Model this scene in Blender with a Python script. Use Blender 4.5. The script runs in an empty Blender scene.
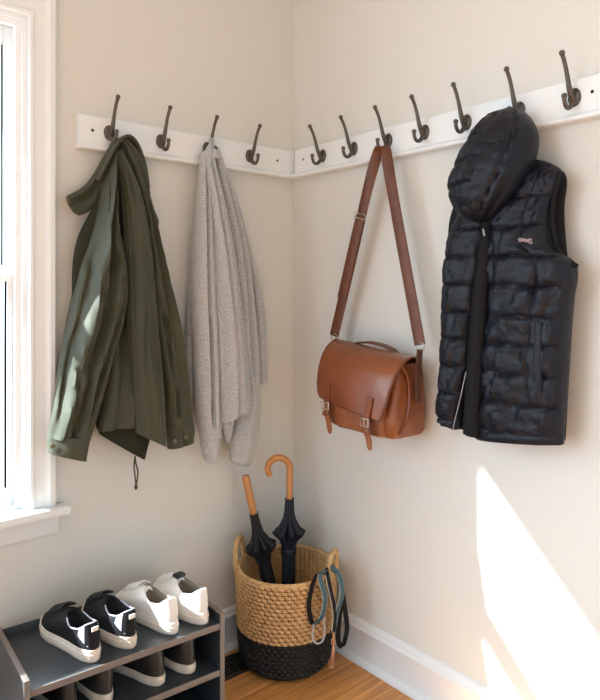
import bpy, bmesh, math, random
from mathutils import Vector, Matrix, noise
random.seed(7)
PI = math.pi
C = bpy.context.scene.collection
sc = bpy.context.scene

# ------------------------------------------------------------------ helpers
def lerp(a, b, t): return a + (b - a) * t
def smooth(t):
    t = max(0.0, min(1.0, t)); return t * t * (3 - 2 * t)
def cat(vals, v):
    """Catmull-Rom through evenly spaced keys (floats or tuples), v in 0..1"""
    n = len(vals) - 1
    x = max(0.0, min(1.0, v)) * n
    i = min(int(x), n - 1); t = x - i
    p = [vals[max(0, min(n, i + k))] for k in (-1, 0, 1, 2)]
    def f(a, b, c, d):
        return 0.5 * (2 * b + (c - a) * t + (2 * a - 5 * b + 4 * c - d) * t * t + (3 * b - a - 3 * c + d) * t ** 3)
    if isinstance(vals[0], (int, float)): return f(*p)
    return tuple(f(*q) for q in zip(*p))
def lin(pairs, v):
    if v <= pairs[0][0]: return pairs[0][1]
    for (a, x), (b, y) in zip(pairs, pairs[1:]):
        if v <= b: return lerp(x, y, (v - a) / (b - a))
    return pairs[-1][1]
def gauss(x, w): return math.exp(-(x / w) ** 2)

def new_obj(name, bm, mats, parent=None, shift=None, sharp=0.7):
    bmesh.ops.remove_doubles(bm, verts=bm.verts, dist=1e-6)
    bmesh.ops.recalc_face_normals(bm, faces=bm.faces)
    for e in bm.edges:
        if len(e.link_faces) == 2 and e.calc_face_angle(0) > sharp: e.smooth = False
    for f in bm.faces: f.smooth = True
    if shift is not None: bmesh.ops.translate(bm, verts=bm.verts, vec=-Vector(shift))
    me = bpy.data.meshes.new(name); bm.to_mesh(me); bm.free()
    for m in (mats if isinstance(mats, (list, tuple)) else [mats]): me.materials.append(m)
    o = bpy.data.objects.new(name, me); C.objects.link(o)
    if parent: o.parent = parent
    return o
def thing(name, label, category, loc=(0, 0, 0), rotz=0.0, group=None):
    o = bpy.data.objects.new(name, None); C.objects.link(o)
    o.empty_display_size = 0.05
    o.location = loc; o.rotation_euler = (0, 0, rotz)
    o['label'] = label; o['category'] = category
    if group: o['group'] = group
    return o
def part(root, name, bm, mats, label=None, world=True, sharp=0.7):
    o = new_obj(name, bm, mats, root, tuple(root.location) if world else None, sharp)
    if label: o['label'] = label
    return o
def sub(parent_part, root, name, bm, mats, label=None, world=True, sharp=0.7):
    o = new_obj(name, bm, mats, parent_part, tuple(root.location) if world else None, sharp)
    if label: o['label'] = label
    return o
def struct(name, bm, mats, parent=None):
    o = new_obj(name, bm, mats, parent)
    if not parent: o['kind'] = 'structure'
    return o

def grid_faces(bm, rows, closed=True, flip=False):
    for a, b in zip(rows, rows[1:]):
        n = len(a)
        for i in range(n if closed else n - 1):
            j = (i + 1) % n
            q = [a[i], a[j], b[j], b[i]]
            if flip: q.reverse()
            try: bm.faces.new(q)
            except ValueError: pass
def fan(bm, ring, c):
    v = bm.verts.new(c)
    n = len(ring)
    for i in range(n):
        try: bm.faces.new((ring[i], ring[(i + 1) % n], v))
        except ValueError: pass
def box(bm, a, b, bevel=0.0, mi=0, seg=2):
    x0, x1 = sorted((a[0], b[0])); y0, y1 = sorted((a[1], b[1])); z0, z1 = sorted((a[2], b[2]))
    t = bmesh.new()
    r = bmesh.ops.create_cube(t, size=1.0)
    for v in t.verts:
        v.co = Vector((lerp(x0, x1, v.co.x + .5), lerp(y0, y1, v.co.y + .5), lerp(z0, z1, v.co.z + .5)))
    if bevel > 0:
        bmesh.ops.bevel(t, geom=list(t.edges), offset=bevel, segments=seg, affect='EDGES', profile=0.5)
    merge(bm, t, mi)
def merge(bm, t, mi=0, mat=None):
    vm = {}
    for v in t.verts: vm[v] = bm.verts.new(mat @ v.co if mat else v.co)
    for f in t.faces:
        try:
            g = bm.faces.new([vm[v] for v in f.verts]); g.material_index = mi or f.material_index
        except ValueError: pass
    t.free()
def tube(bm, pts, rad, n=10, caps=True, sub_=0):
    """round tube through pts; rad = float or list"""
    pts = [Vector(p) for p in pts]
    if not isinstance(rad, (list, tuple)): rad = [rad] * len(pts)
    if sub_:
        m = (len(pts) - 1) * sub_
        P = [tuple(p) for p in pts]
        pts = [Vector(cat(P, i / m)) for i in range(m + 1)]
        rad = [cat(list(rad), i / m) for i in range(m + 1)]
    rows = []
    up = None
    for i, p in enumerate(pts):
        t = (pts[min(i + 1, len(pts) - 1)] - pts[max(i - 1, 0)]).normalized()
        if up is None:
            up = Vector((0, 0, 1)) if abs(t.z) < .9 else Vector((1, 0, 0))
        s = t.cross(up).normalized(); up = s.cross(t).normalized()
        rows.append([bm.verts.new(p + rad[i] * (math.cos(2 * PI * k / n) * s + math.sin(2 * PI * k / n) * up)) for k in range(n)])
    grid_faces(bm, rows)
    if caps:
        fan(bm, rows[0], pts[0]); fan(bm, rows[-1], pts[-1])
def ball(bm, c, r, sx=1, sy=1, sz=1, n=12):
    t = bmesh.new(); bmesh.ops.create_uvsphere(t, u_segments=n, v_segments=max(6, n // 2 + 2), radius=r)
    merge(bm, t, 0, Matrix.Translation(Vector(c)) @ Matrix.Diagonal((sx, sy, sz, 1)))
def ribbon(bm, pts, wdir, width, thick, sub_=6):
    """flat strap along pts; wdir = width direction (vector or list); rectangular section with softened edges"""
    P = [tuple(p) for p in pts]; m = (len(P) - 1) * sub_
    pts = [Vector(cat(P, i / m)) for i in range(m + 1)]
    W = wdir if isinstance(wdir, list) else [wdir] * len(P)
    rows = []
    for i, p in enumerate(pts):
        t = (pts[min(i + 1, m)] - pts[max(i - 1, 0)]).normalized()
        w = Vector(cat([tuple(x) for x in W], i / m)); w = (w - w.dot(t) * t).normalized()
        nn = t.cross(w).normalized()
        wd = width[int(i / sub_)] if isinstance(width, list) and i % sub_ == 0 else (cat(width, i / m) if isinstance(width, list) else width)
        h, k = wd / 2, thick / 2
        sec = [(-h, -k * .5), (-h, k * .5), (-h * .93, k), (h * .93, k), (h, k * .5), (h, -k * .5), (h * .93, -k), (-h * .93, -k)]
        rows.append([bm.verts.new(p + a * w + b * nn) for a, b in sec])
    grid_faces(bm, rows)
    fan(bm, rows[0], pts[0]); fan(bm, rows[-1], pts[-1])
def lathe(bm, prof, n=32, M=None, star=None):
    rows = []
    for (r, z, *k) in prof:
        row = []
        for i in range(n):
            a = 2 * PI * i / n
            rr = r * (star(a, z, k) if star else 1)
            co = Vector((rr * math.cos(a), rr * math.sin(a), z))
            row.append(bm.verts.new(M @ co if M else co))
        rows.append(row)
    grid_faces(bm, rows)
    return rows
def extrude_profile(bm, prof, p0, p1, f):
    """prof: list of (depth, z); f(depth, along, z) -> world"""
    r0 = [bm.verts.new(f(p0, d, z)) for d, z in prof]
    r1 = [bm.verts.new(f(p1, d, z)) for d, z in prof]
    grid_faces(bm, [r0, r1])
    bm.faces.new(r0); bm.faces.new(list(reversed(r1)))

# wall coordinates: s along the wall, d off the wall
def onL(s, d, z): return Vector((s, -d, z))
def onR(s, d, z): return Vector((-d, s, z))

def lobe(bm, W, Lp, Rp, off, front, back, disp=None, rows=64, n=28, ex=1.0, top_round=0.0, inset=0.02, bot_round=0.0):
    """A hanging piece of cloth as a closed hollow-looking body: Lp / Rp are matched edge points (s, z),
    off / front / back the distance of its edge plane off the wall and its bulge to either side."""
    def val(x, v): return cat(x, v) if isinstance(x, list) else x
    R = []
    for j in range(rows + 1):
        v = j / rows
        a = cat(Lp, v); b = cat(Rp, v)
        o = val(off, v); fr = val(front, v); bk = val(back, v)
        k = 1.0
        if top_round and v < top_round: k = math.sqrt(max(0.02, 1 - (1 - v / top_round) ** 2))
        if bot_round and v > 1 - bot_round: k = math.sqrt(max(0.03, 1 - ((v - 1 + bot_round) / bot_round) ** 2))
        ring = []
        for i in range(n):
            ph = 2 * PI * i / n
            u = (1 - math.copysign(abs(math.cos(ph)) ** ex, math.cos(ph))) / 2
            if k < 1: u = .5 + (u - .5) * (0.35 + 0.65 * k)
            s = lerp(a[0], b[0], u); z = lerp(a[1], b[1], u)
            sn = math.sin(ph)
            ou = lerp(o[0], o[1], u) if isinstance(o, tuple) else o
            d = ou + (fr if sn > 0 else bk) * math.copysign(abs(sn) ** ex, sn) * k
            if disp and sn > 0:
                d += disp(u, v, s, z) * min(1.0, sn * 1.8) * k
            ring.append(bm.verts.new(W(s, max(d, 0.004), z)))
        R.append(ring)
    grid_faces(bm, R)
    # closed top, bottom turned in like a hem
    c = sum((v.co for v in R[0]), Vector()) / n; fan(bm, R[0], c)
    c = sum((v.co for v in R[-1]), Vector()) / n
    inner = [bm.verts.new(c.lerp(v.co, .86) + Vector((0, 0, 0.0005))) for v in R[-1]]
    grid_faces(bm, [R[-1], inner])
    deep = [bm.verts.new(v.co + Vector((0, 0, inset))) for v in inner]
    grid_faces(bm, [inner, deep]); fan(bm, deep, c + Vector((0, 0, inset)))
    return R

def folds(lst, wr=0.0, sc_=(9, 3), seed=0):
    """lst: (path [(v,u)...], width in u, amplitude, v0, v1)"""
    def f(u, v, s, z):
        d = 0
        for path, w, a, v0, v1 in lst:
            e = smooth((v - v0) / .1) * smooth((v1 - v) / .1)
            if e > 0: d += a * e * gauss(u - lin(path, v), w)
        if wr:
            d += wr * noise.noise(Vector((s * sc_[0] + seed, z * sc_[1], seed * 1.7)))
            d += wr * .45 * noise.noise(Vector((s * sc_[0] * 2.3 + seed, z * sc_[1] * 2.6, seed + 5)))
        return d
    return f

# ------------------------------------------------------------------ materials
def mat(name, color, rough=0.6, metal=0.0, spec=0.5, bump=None, var=None, sheen=0.0, trans=0.0, coat=0.0):
    """bump=(scale, strength, distance, stretch) ; var=(color2, scale, stretch, detail)"""
    m = bpy.data.materials.new(name); m.use_nodes = True
    nt = m.node_tree; N = nt.nodes; L = nt.links
    b = N['Principled BSDF']
    b.inputs['Base Color'].default_value = (*color, 1)
    b.inputs['Roughness'].default_value = rough; b.inputs['Metallic'].default_value = metal
    b.inputs['Specular IOR Level'].default_value = spec
    if sheen: b.inputs['Sheen Weight'].default_value = sheen; b.inputs['Sheen Roughness'].default_value = .5
    if coat: b.inputs['Coat Weight'].default_value = coat; b.inputs['Coat Roughness'].default_value = .3
    if trans: b.inputs['Transmission Weight'].default_value = trans
    tc = N.new('ShaderNodeTexCoord')
    def nz(scale, stretch, detail=3):
        mp = N.new('ShaderNodeMapping'); mp.inputs['Scale'].default_value = stretch
        L.new(tc.outputs['Object'], mp.inputs['Vector'])
        t = N.new('ShaderNodeTexNoise'); t.inputs['Scale'].default_value = scale; t.inputs['Detail'].default_value = detail
        L.new(mp.outputs['Vector'], t.inputs['Vector']); return t
    if var:
        c2, s, st, dt = var
        t = nz(s, st, dt)
        r = N.new('ShaderNodeValToRGB'); r.color_ramp.elements[0].position = .35; r.color_ramp.elements[1].position = .65
        r.color_ramp.elements[0].color = (*color, 1); r.color_ramp.elements[1].color = (*c2, 1)
        L.new(t.outputs['Fac'], r.inputs['Fac']); L.new(r.outputs['Color'], b.inputs['Base Color'])
    if bump:
        s, st, ds, sr = bump
        t = nz(s, sr, 4)
        bp = N.new('ShaderNodeBump'); bp.inputs['Strength'].default_value = st; bp.inputs['Distance'].default_value = ds
        L.new(t.outputs['Fac'], bp.inputs['Height']); L.new(bp.outputs['Normal'], b.inputs['Normal'])
    return m
U = (1, 1, 1)
M = {}
M['wall'] = mat('wall paint', (.668, .682, .648), .85, spec=.25, bump=(180, .06, .002, U))
M['trim'] = mat('white trim paint', (.775, .825, .84), .42, spec=.4)
M['sash'] = mat('white trim lifted for window glow', (.86, .90, .92), .35, spec=.5)  # whiter than the trim: glow of the window put into the colour
M['ceiling'] = mat('ceiling paint', (.8, .78, .74), .9)
M['iron'] = mat('dark bronze iron', (.11, .095, .08), .42, .7, bump=(220, .15, .001, U))
M['screw'] = mat('dark screw', (.03, .026, .022), .5, .6)
M['hole'] = mat('dark screw head', (.012, .01, .009), .6, .3)
M['olive'] = mat('olive cotton', (.036, .041, .020), .52, spec=.35, bump=(420, .12, .001, U), var=((.047, .051, .026), 14, (1, 1, .4), 3), sheen=.15)
M['olive_dark'] = mat('olive cotton lining', (.024, .026, .014), .75, spec=.2, bump=(420, .12, .001, U))
M['olive_cord'] = mat('olive cord', (.06, .062, .035), .8)
M['brass_button'] = mat('dull metal button', (.16, .15, .11), .4, .7)
M['black'] = mat('black nylon', (.0045, .0065, .0125), .46, spec=.28, bump=(90, .6, .004, (1, 1, .6)))
M['black_lining'] = mat('black lining', (.008, .008, .009), .8, spec=.2)
M['logo'] = mat('pale pink embroidery', (.46, .35, .37), .8)
M['zip_metal'] = mat('zip metal', (.32, .32, .33), .4, .9)
M['leather'] = mat('tan leather', (.165, .043, .012), .30, spec=.55, bump=(45, .22, .003, U), var=((.24, .068, .020), 9, U, 5), coat=.15)
M['leather_dark'] = mat('brown strap leather', (.098, .028, .009), .5, bump=(160, .12, .001, U), var=((.13, .038, .012), 30, U, 3))
M['leather_light'] = mat('honey leather', (.27, .085, .024), .42, bump=(160, .12, .001, U), var=((.20, .058, .017), 18, U, 4))
M['buckle'] = mat('buckle metal', (.5, .46, .4), .3, .9)
M['wood_handle'] = mat('varnished honey wood', (.47, .19, .045), .28, spec=.5, var=((.56, .26, .075), 30, (6, 6, 1), 4), coat=.3)
M['umb_black'] = mat('black umbrella cloth', (.012, .012, .014), .6, spec=.3)
M['umb_navy'] = mat('navy umbrella cloth', (.012, .014, .022), .55, spec=.3)
M['straw'] = mat('seagrass straw', (.50, .29, .115), .7, spec=.25, bump=(300, .3, .002, U), var=((.68, .46, .23), 70, (1, 1, 2.5), 4))
M['gap_shade'] = mat('brown stake', (.15, .07, .028), .8)  # shade between the basket strands, as a brown colour
M['straw_black'] = mat('black dyed seagrass', (.016, .014, .013), .55, spec=.35, bump=(300, .3, .002, U))
M['teal'] = mat('teal leash webbing', (.030, .088, .115), .65, bump=(500, .2, .001, U))
M['leash_black'] = mat('charcoal leash webbing', (.006, .007, .008), .7, spec=.2)
M['leash_edge'] = mat('pale leash stitching', (.42, .45, .44), .7)
M['clip'] = mat('copper clip', (.62, .40, .30), .28, .95)
M['rack'] = mat('charcoal laminate', (.028, .034, .040), .38, spec=.5, var=((.034, .041, .048), 6, U, 3))
M['rack_edge'] = mat('grey edge band', (.19, .165, .15), .5, spec=.35)
M['sole'] = mat('off white rubber', (.62, .55, .46), .6, var=((.70, .64, .55), 25, U, 3))
M['sole_white'] = mat('white rubber', (.74, .69, .64), .55)
M['shoe_black'] = mat('black suede', (.009, .009, .011), .75, spec=.25, bump=(300, .25, .001, U))
M['shoe_black_leather'] = mat('black leather', (.013, .013, .013), .38, spec=.5, bump=(200, .1, .001, U))
M['shoe_lilac'] = mat('pale lilac leather', (.52, .53, .66), .55)
M['shoe_white'] = mat('white leather', (.76, .74, .70), .45, spec=.4, bump=(200, .08, .001, U))
M['shoe_lining'] = mat('grey beige lining', (.22, .19, .15), .9)
M['shoe_lining_dark'] = mat('black lining cloth', (.01, .01, .011), .9)
M['lace_white'] = mat('white lace', (.72, .69, .65), .8)
M['lace_black'] = mat('black lace', (.015, .015, .016), .8)
M['vent'] = mat('bronze vent metal', (.05, .038, .03), .5, .6)
M['pit_shade'] = mat('black duct shade', (.006, .006, .006), .9)

def knit_mat():
    m = mat('grey marl knit', (.335, .31, .295), .9, spec=.15, sheen=.35)
    nt = m.node_tree; N = nt.nodes; L = nt.links; b = N['Principled BSDF']
    tc = N.new('ShaderNodeTexCoord')
    n1 = N.new('ShaderNodeTexNoise'); n1.inputs['Scale'].default_value = 420; n1.inputs['Detail'].default_value = 2
    mp = N.new('ShaderNodeMapping'); mp.inputs['Scale'].default_value = (1, 1, .7)
    L.new(tc.outputs['Object'], mp.inputs['Vector']); L.new(mp.outputs['Vector'], n1.inputs['Vector'])
    r = N.new('ShaderNodeValToRGB')
    r.color_ramp.elements[0].position = .34; r.color_ramp.elements[0].color = (.32, .335, .34, 1)
    r.color_ramp.elements[1].position = .64; r.color_ramp.elements[1].color = (.545, .565, .565, 1)
    L.new(n1.outputs['Fac'], r.inputs['Fac']); L.new(r.outputs['Color'], b.inputs['Base Color'])
    w = N.new('ShaderNodeTexWave'); w.inputs['Scale'].default_value = 55; w.bands_direction = 'DIAGONAL'
    w.inputs['Distortion'].default_value = 1.5
    L.new(tc.outputs['Object'], w.inputs['Vector'])
    ad = N.new('ShaderNodeMath'); ad.operation = 'ADD'
    L.new(w.outputs['Fac'], ad.inputs[0]); L.new(n1.outputs['Fac'], ad.inputs[1])
    bp = N.new('ShaderNodeBump'); bp.inputs['Strength'].default_value = .5; bp.inputs['Distance'].default_value = .002
    L.new(ad.outputs[0], bp.inputs['Height']); L.new(bp.outputs['Normal'], b.inputs['Normal'])
    return m
M['knit'] = knit_mat()

def floor_mat():
    m = bpy.data.materials.new('oak floorboards'); m.use_nodes = True
    nt = m.node_tree; N = nt.nodes; L = nt.links; b = N['Principled BSDF']
    b.inputs['Roughness'].default_value = .34
    tc = N.new('ShaderNodeTexCoord')
    br = N.new('ShaderNodeTexBrick')
    br.inputs['Scale'].default_value = 1; br.inputs['Mortar Size'].default_value = .0012; br.inputs['Mortar Smooth'].default_value = .3
    br.inputs['Brick Width'].default_value = 1.1; br.inputs['Row Height'].default_value = .083; br.inputs['Bias'].default_value = 0
    br.offset = .37; br.inputs['Color1'].default_value = (.56, .25, .072, 1); br.inputs['Color2'].default_value = (.74, .385, .135, 1)
    br.inputs['Mortar'].default_value = (.14, .05, .015, 1)
    L.new(tc.outputs['Object'], br.inputs['Vector'])
    mp = N.new('ShaderNodeMapping'); mp.inputs['Scale'].default_value = (1.6, 28, 1)
    L.new(tc.outputs['Object'], mp.inputs['Vector'])
    n = N.new('ShaderNodeTexNoise'); n.inputs['Scale'].default_value = 2.2; n.inputs['Detail'].default_value = 6; n.inputs['Distortion'].default_value = .6
    L.new(mp.outputs['Vector'], n.inputs['Vector'])
    r = N.new('ShaderNodeValToRGB'); r.color_ramp.elements[0].position = .3; r.color_ramp.elements[1].position = .72
    r.color_ramp.elements[0].color = (.62, .55, .48, 1); r.color_ramp.elements[1].color = (1.12, 1.08, 1.02, 1)
    L.new(n.outputs['Fac'], r.inputs['Fac'])
    mx = N.new('ShaderNodeMix'); mx.data_type = 'RGBA'; mx.blend_type = 'MULTIPLY'; mx.inputs['Factor'].default_value = 1
    L.new(br.outputs['Color'], mx.inputs['A']); L.new(r.outputs['Color'], mx.inputs['B'])
    L.new(mx.outputs['Result'], b.inputs['Base Color'])
    bp = N.new('ShaderNodeBump'); bp.inputs['Strength'].default_value = .25; bp.inputs['Distance'].default_value = .001
    L.new(br.outputs['Fac'], bp.inputs['Height']); bp.invert = True
    L.new(bp.outputs['Normal'], b.inputs['Normal'])
    return m
M['floor'] = floor_mat()
def glass_mat():
    m = bpy.data.materials.new('window glass'); m.use_nodes = True
    nt = m.node_tree; N = nt.nodes; L = nt.links
    for n in list(N):
        if n.type != 'OUTPUT_MATERIAL': N.remove(n)
    out = [n for n in N if n.type == 'OUTPUT_MATERIAL'][0]
    t = N.new('ShaderNodeBsdfTransparent'); t.inputs['Color'].default_value = (.96, .98, .97, 1)
    g = N.new('ShaderNodeBsdfGlossy'); g.inputs['Roughness'].default_value = .02
    mx = N.new('ShaderNodeMixShader'); mx.inputs[0].default_value = .04
    L.new(t.outputs[0], mx.inputs[1]); L.new(g.outputs[0], mx.inputs[2])
    L.new(mx.outputs[0], out.inputs['Surface'])
    return m
M['glass'] = glass_mat()

# ------------------------------------------------------------------ room shell
WX0, WX1 = -1.62, -0.905        # window opening
WZ0, WZ1 = 0.585, 1.877
T = 0.14
RX, RY, H = -3.6, -3.8, 2.55
bm = bmesh.new()
box(bm, (WX1, 0, 0), (0, T, H)); box(bm, (RX, 0, 0), (WX0, T, H))
box(bm, (WX0, 0, 0), (WX1, T, .569)); box(bm, (WX0, 0, WZ1), (WX1, T, H))
struct('wall_left', bm, M['wall'])
bm = bmesh.new(); box(bm, (0, RY, 0), (.12, T, H)); struct('wall_right', bm, M['wall'])
bm = bmesh.new(); box(bm, (RX, RY, -.05), (.12, T, 0)); struct('floor', bm, M['floor'])
bm = bmesh.new(); box(bm, (RX, RY, H), (.12, T, H + .05)); struct('ceiling', bm, M['ceiling'])
bb = [(0, 0), (.026, 0), (.026, .010), (.020, .018), (.014, .021), (.014, .098), (.017, .102), (.017, .107), (.011, .113), (.011, .117), (.006, .127), (0, .130)]
bm = bmesh.new(); extrude_profile(bm, bb, RX, 0, onL); struct('baseboard_left', bm, M['trim'])
bm = bmesh.new(); extrude_profile(bm, bb, RY, 0, onR); struct('baseboard_right', bm, M['trim'])

# window
win = bpy.data.objects.new('window_1', None); C.objects.link(win); win['kind'] = 'structure'
def wpart(name, bm, m): return new_obj(name, bm, m, win)
bm = bmesh.new()
cw = .070
cas = [(0, 0), (.012, 0), (.016, .004), (.016, .012), (.011, .016), (.013, .040), (.017, .046), (.024, .052), (.024, .064), (.018, .070), (0, .070)]
ztop = WZ1 + cw
def vcas(xin, sign):
    # mitred vertical casing: profile (depth, across)
    lo = [bm.verts.new((xin + sign * a, -d, WZ0 - .004)) for d, a in cas]
    hi = [bm.verts.new((xin + sign * a, -d, WZ1 + a)) for d, a in cas]
    grid_faces(bm, [lo, hi]); bm.faces.new(lo)
    return hi
h1 = vcas(WX1, 1); h0 = vcas(WX0, -1)
grid_faces(bm, [h1, h0])
wpart('casing', bm, M['trim'])
bm = bmesh.new()
box(bm, (WX1 - .012, .0005, WZ0), (WX1, T, WZ1)); box(bm, (WX0, .0005, WZ0), (WX0 + .012, T, WZ1)); box(bm, (WX0 + .0121, .0005, WZ1 - .012), (WX1 - .0121, T, WZ1))
box(bm, (WX1 - .026, .012, WZ0), (WX1 - .0121, .030, WZ1 - .0121)); box(bm, (WX0 + .0121, .012, WZ0), (WX0 + .026, .03, WZ1 - .0121)); box(bm, (WX0 + .0261, .012, WZ1 - .026), (WX1 - .0261, .03, WZ1 - .0121))
new_obj('jamb', bm, M['sash'], win, None, .3)
def sash(y0, y1, z0, z1, top, bot, name):
    x0, x1 = WX0 + .0125, WX1 - .0125
    st = .028
    bm = bmesh.new()
    box(bm, (x1 - st, y0, z0), (x1, y1, z1), .003); box(bm, (x0, y0, z0), (x0 + st, y1, z1), .003)
    box(bm, (x0 + st, y0, z0), (x1 - st, y1, z0 + bot), .003); box(bm, (x0 + st, y0, z1 - top), (x1 - st, y1, z1), .003)
    o = new_obj(name, bm, M['sash'], win, None, .3)
    g = bmesh.new(); ym = (y0 + y1) / 2
    box(g, (x0 + st - .003, ym - .002, z0 + bot - .003), (x1 - st + .003, ym + .002, z1 - top + .003))
    new_obj('glass', g, M['glass'], o)
sash(.034, .062, .592, 1.222, .040, .048, 'lower_sash')
sash(.066, .096, 1.184, WZ1 - .013, .05, .042, 'upper_sash')
bm = bmesh.new(); box(bm, (WX0 - .10, -.050, .564), (WX1 + .098, -.0002, .588), .006); box(bm, (WX0 + .0001, -.004, .570), (WX1 - .0001, T + .02, .588)); new_obj('sill', bm, M['trim'], win, None, .5)
bm = bmesh.new()
ap = [(0, .510), (.010, .510), (.012, .514), (.012, .534), (.016, .540), (.016, .556), (.020, .562), (0, .562)]
extrude_profile(bm, ap, WX0 - .07, WX1 + .078, onL); wpart('apron', bm, M['trim'])
# unseen block added outside above the window, keeps sun off the upper sash
EY, EZ = .62, 2.18
bm = bmesh.new(); box(bm, (-4.2, T, EZ), (.6, EY, EZ + .12)); struct('sun_blocker', bm, M['trim'])

# ------------------------------------------------------------------ coat racks
rail = [(0, 1.547), (.028, 1.547), (.031, 1.550), (.031, 1.556), (.027, 1.559), (.018, 1.565), (.018, 1.6405), (.014, 1.6445), (0, 1.6445)]
def make_hook():
    """local: wall plane at y=0, out = -Y, base centre at z=0"""
    bm = bmesh.new()
    t = bmesh.new()
    rows = lathe(t, [(.0001, -.007), (.010, -.0065), (.0145, -.004), (.016, -.0015), (.016, 0.001)], 20)
    merge(bm, t, 0, Matrix.Diagonal((1.0, 1, 1.35, 1)) @ Matrix.Rotation(-PI / 2, 4, 'X') @ Matrix.Diagonal((1, 1, 1, 1)) @ Matrix.Rotation(0, 4, 'Z'))
    tube(bm, [(0, -.003, -.012), (0, -.013, -.002), (0, -.024, .016), (0, -.033, .042), (0, -.044, .068), (0, -.056, .086)],
         [.0075, .0070, .0060, .0049, .0046, .0048], 12, True, 5)
    ball(bm, (0, -.0575, .0885), .0068)
    tube(bm, [(0, -.003, -.008), (0, -.013, -.018), (0, -.025, -.028), (0, -.038, -.028), (0, -.046, -.017), (0, -.047, -.008)],
         [.0070, .0064, .0054, .0050, .0048, .0048], 12, True, 5)
    ball(bm, (0, -.047, -.005), .0066)
    return bm
def screw_bm(x, z, r=.0033, d=-.0075):
    bm = bmesh.new()
    t = bmesh.new(); lathe_rows = lathe(t, [(.0001, 0), (r * .7, -.0001), (r, .0008), (r, .0025)], 12)
    merge(bm, t, 0, Matrix.Translation((x, d, z)) @ Matrix.Rotation(-PI / 2, 4, 'X'))
    return bm
hook_proto = new_obj('hook', make_hook(), M['iron'])
scr = new_obj('screw', screw_bm(.0075, .013, .0027, -.0068), M['screw'], hook_proto)
def copy_hook(par, loc, rz, first):
    h = hook_proto if first else hook_proto.copy()
    if not first: C.objects.link(h)
    h.parent = par; h.location = loc; h.rotation_euler = (0, 0, rz)
    if not first:
        for ch in list(hook_proto.children):
            c = ch.copy(); C.objects.link(c); c.parent = h
ZH = 1.602
rl = thing('coat_rack', 'white wooden coat rail with four dark hooks on the window wall', 'coat rack', (0, 0, 0), group='white hook rails')
bm = bmesh.new(); extrude_profile(bm, rail, -.778, -.0005, onL); part(rl, 'board', bm, M['trim'])
for i, s in enumerate((-.688, -.527, -.366, -.202)): copy_hook(rl, (s, -.018, ZH), 0, i == 0)
for s in (-.736, -.085):
    b2 = screw_bm(s, 1.602, .0042, -.0188); part(rl, 'screw', b2, M['hole'])
rr = thing('coat_rack', 'white wooden coat rail with seven dark hooks on the right wall', 'coat rack', (0, 0, 0), group='white hook rails')
bm = bmesh.new(); extrude_profile(bm, rail, -1.16, -.0315, onR); part(rr, 'board', bm, M['trim'])
for i, s in enumerate((-.176, -.320, -.463, -.599, -.737, -.891, -1.030)): copy_hook(rr, (-.018, s, ZH), -PI / 2, False)
for s in (-.075, -1.071):
    b2 = screw_bm(0, 0, .0042, 0)
    bmesh.ops.transform(b2, matrix=Matrix.Translation((-.0188, s, 1.606)) @ Matrix.Rotation(-PI / 2, 4, 'Z'), verts=b2.verts)
    part(rr, 'screw', b2, M['hole'])

# ------------------------------------------------------------------ green jacket
jk = thing('field_jacket', 'olive green cotton field jacket hanging beside the window', 'jacket', (-.66, -.08, .70))
# back of the jacket, against the wall
bm = bmesh.new()
lobe(bm, onL, [(-0.6763, 1.5757), (-0.7397, 1.4056), (-0.795, 1.2939), (-0.8084, 1.1738), (-0.795, 1.0538), (-0.7676, 0.9179), (-0.7482, 0.8075), (-0.7369, 0.7706)], [(-0.6313, 1.5824), (-0.5848, 1.4194), (-0.5529, 1.2767), (-0.5269, 1.1309), (-0.5005, 0.9824), (-0.5302, 0.8669), (-0.5721, 0.7699), (-0.6036, 0.6769)],
     [.040, .05, .055, .055, .055, .06, .062, .066], .02, .03, folds([([(0, .5), (1, .45)], .08, -.008, 0, 1), ([(0, .3), (1, .7)], .06, .006, .2, 1)], .006, (12, 3), 2), rows=60, n=40)
part(jk, 'back_panel', bm, M['olive_dark'])
# left front panel
bm = bmesh.new()
lobe(bm, onL, [(-0.6842, 1.3745), (-0.6929, 1.3246), (-0.7016, 1.2422), (-0.7045, 1.1332), (-0.7102, 0.9974), (-0.7272, 0.8769), (-0.7468, 0.7824)], [(-0.6518, 1.377), (-0.6518, 1.327), (-0.6458, 1.2439), (-0.6368, 1.1325), (-0.6308, 0.9925), (-0.6277, 0.8663), (-0.6368, 0.7863)],
     [.045, .048, .052, .058, .07, .08, .085], [.006, .010, .014, .02, .028, .03, .026], .015,
     folds([([(0, .5), (.5, .6), (1, .75)], .10, .014, .2, 1.2), ([(.3, .3), (1, .4)], .09, -.012, .3, 1.2), ([(0, .9), (1, .95)], .06, -.01, 0, 1.2)], .009, (16, 5), 4), rows=64, n=44)
part(jk, 'front_panel', bm, M['olive'])
# right front panel with the placket
bm = bmesh.new()
lobe(bm, onL, [(-0.6913, 1.5424), (-0.6827, 1.4492), (-0.6769, 1.3227), (-0.6769, 1.1605), (-0.674, 0.998), (-0.6653, 0.8617), (-0.6565, 0.7708)], [(-0.6682, 1.5511), (-0.6297, 1.4576), (-0.6055, 1.3269), (-0.5932, 1.1604), (-0.5809, 0.9923), (-0.5715, 0.8513), (-0.5652, 0.7182)],
     [.056, .075, .09, .102, .110, .118, .120], [.012, .026, .034, .038, .036, .032, .026], .02,
     folds([([(0, .5), (1, .25)], .10, .008, 0, 1.2), ([(0, .8), (1, .72)], .012, -.004, .05, 1.2), ([(0, .83), (1, .76)], .012, -.004, .05, 1.2), ([(0, .12), (1, .12)], .014, -.004, .05, 1.2), ([(.1, .3), (.5, .5), (.8, .3)], .09, -.007, .1, .9), ([(.6, .5), (1, .6)], .08, .006, .6, 1.2)], .0035, (12, 5), 7), rows=70, n=44)
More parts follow.
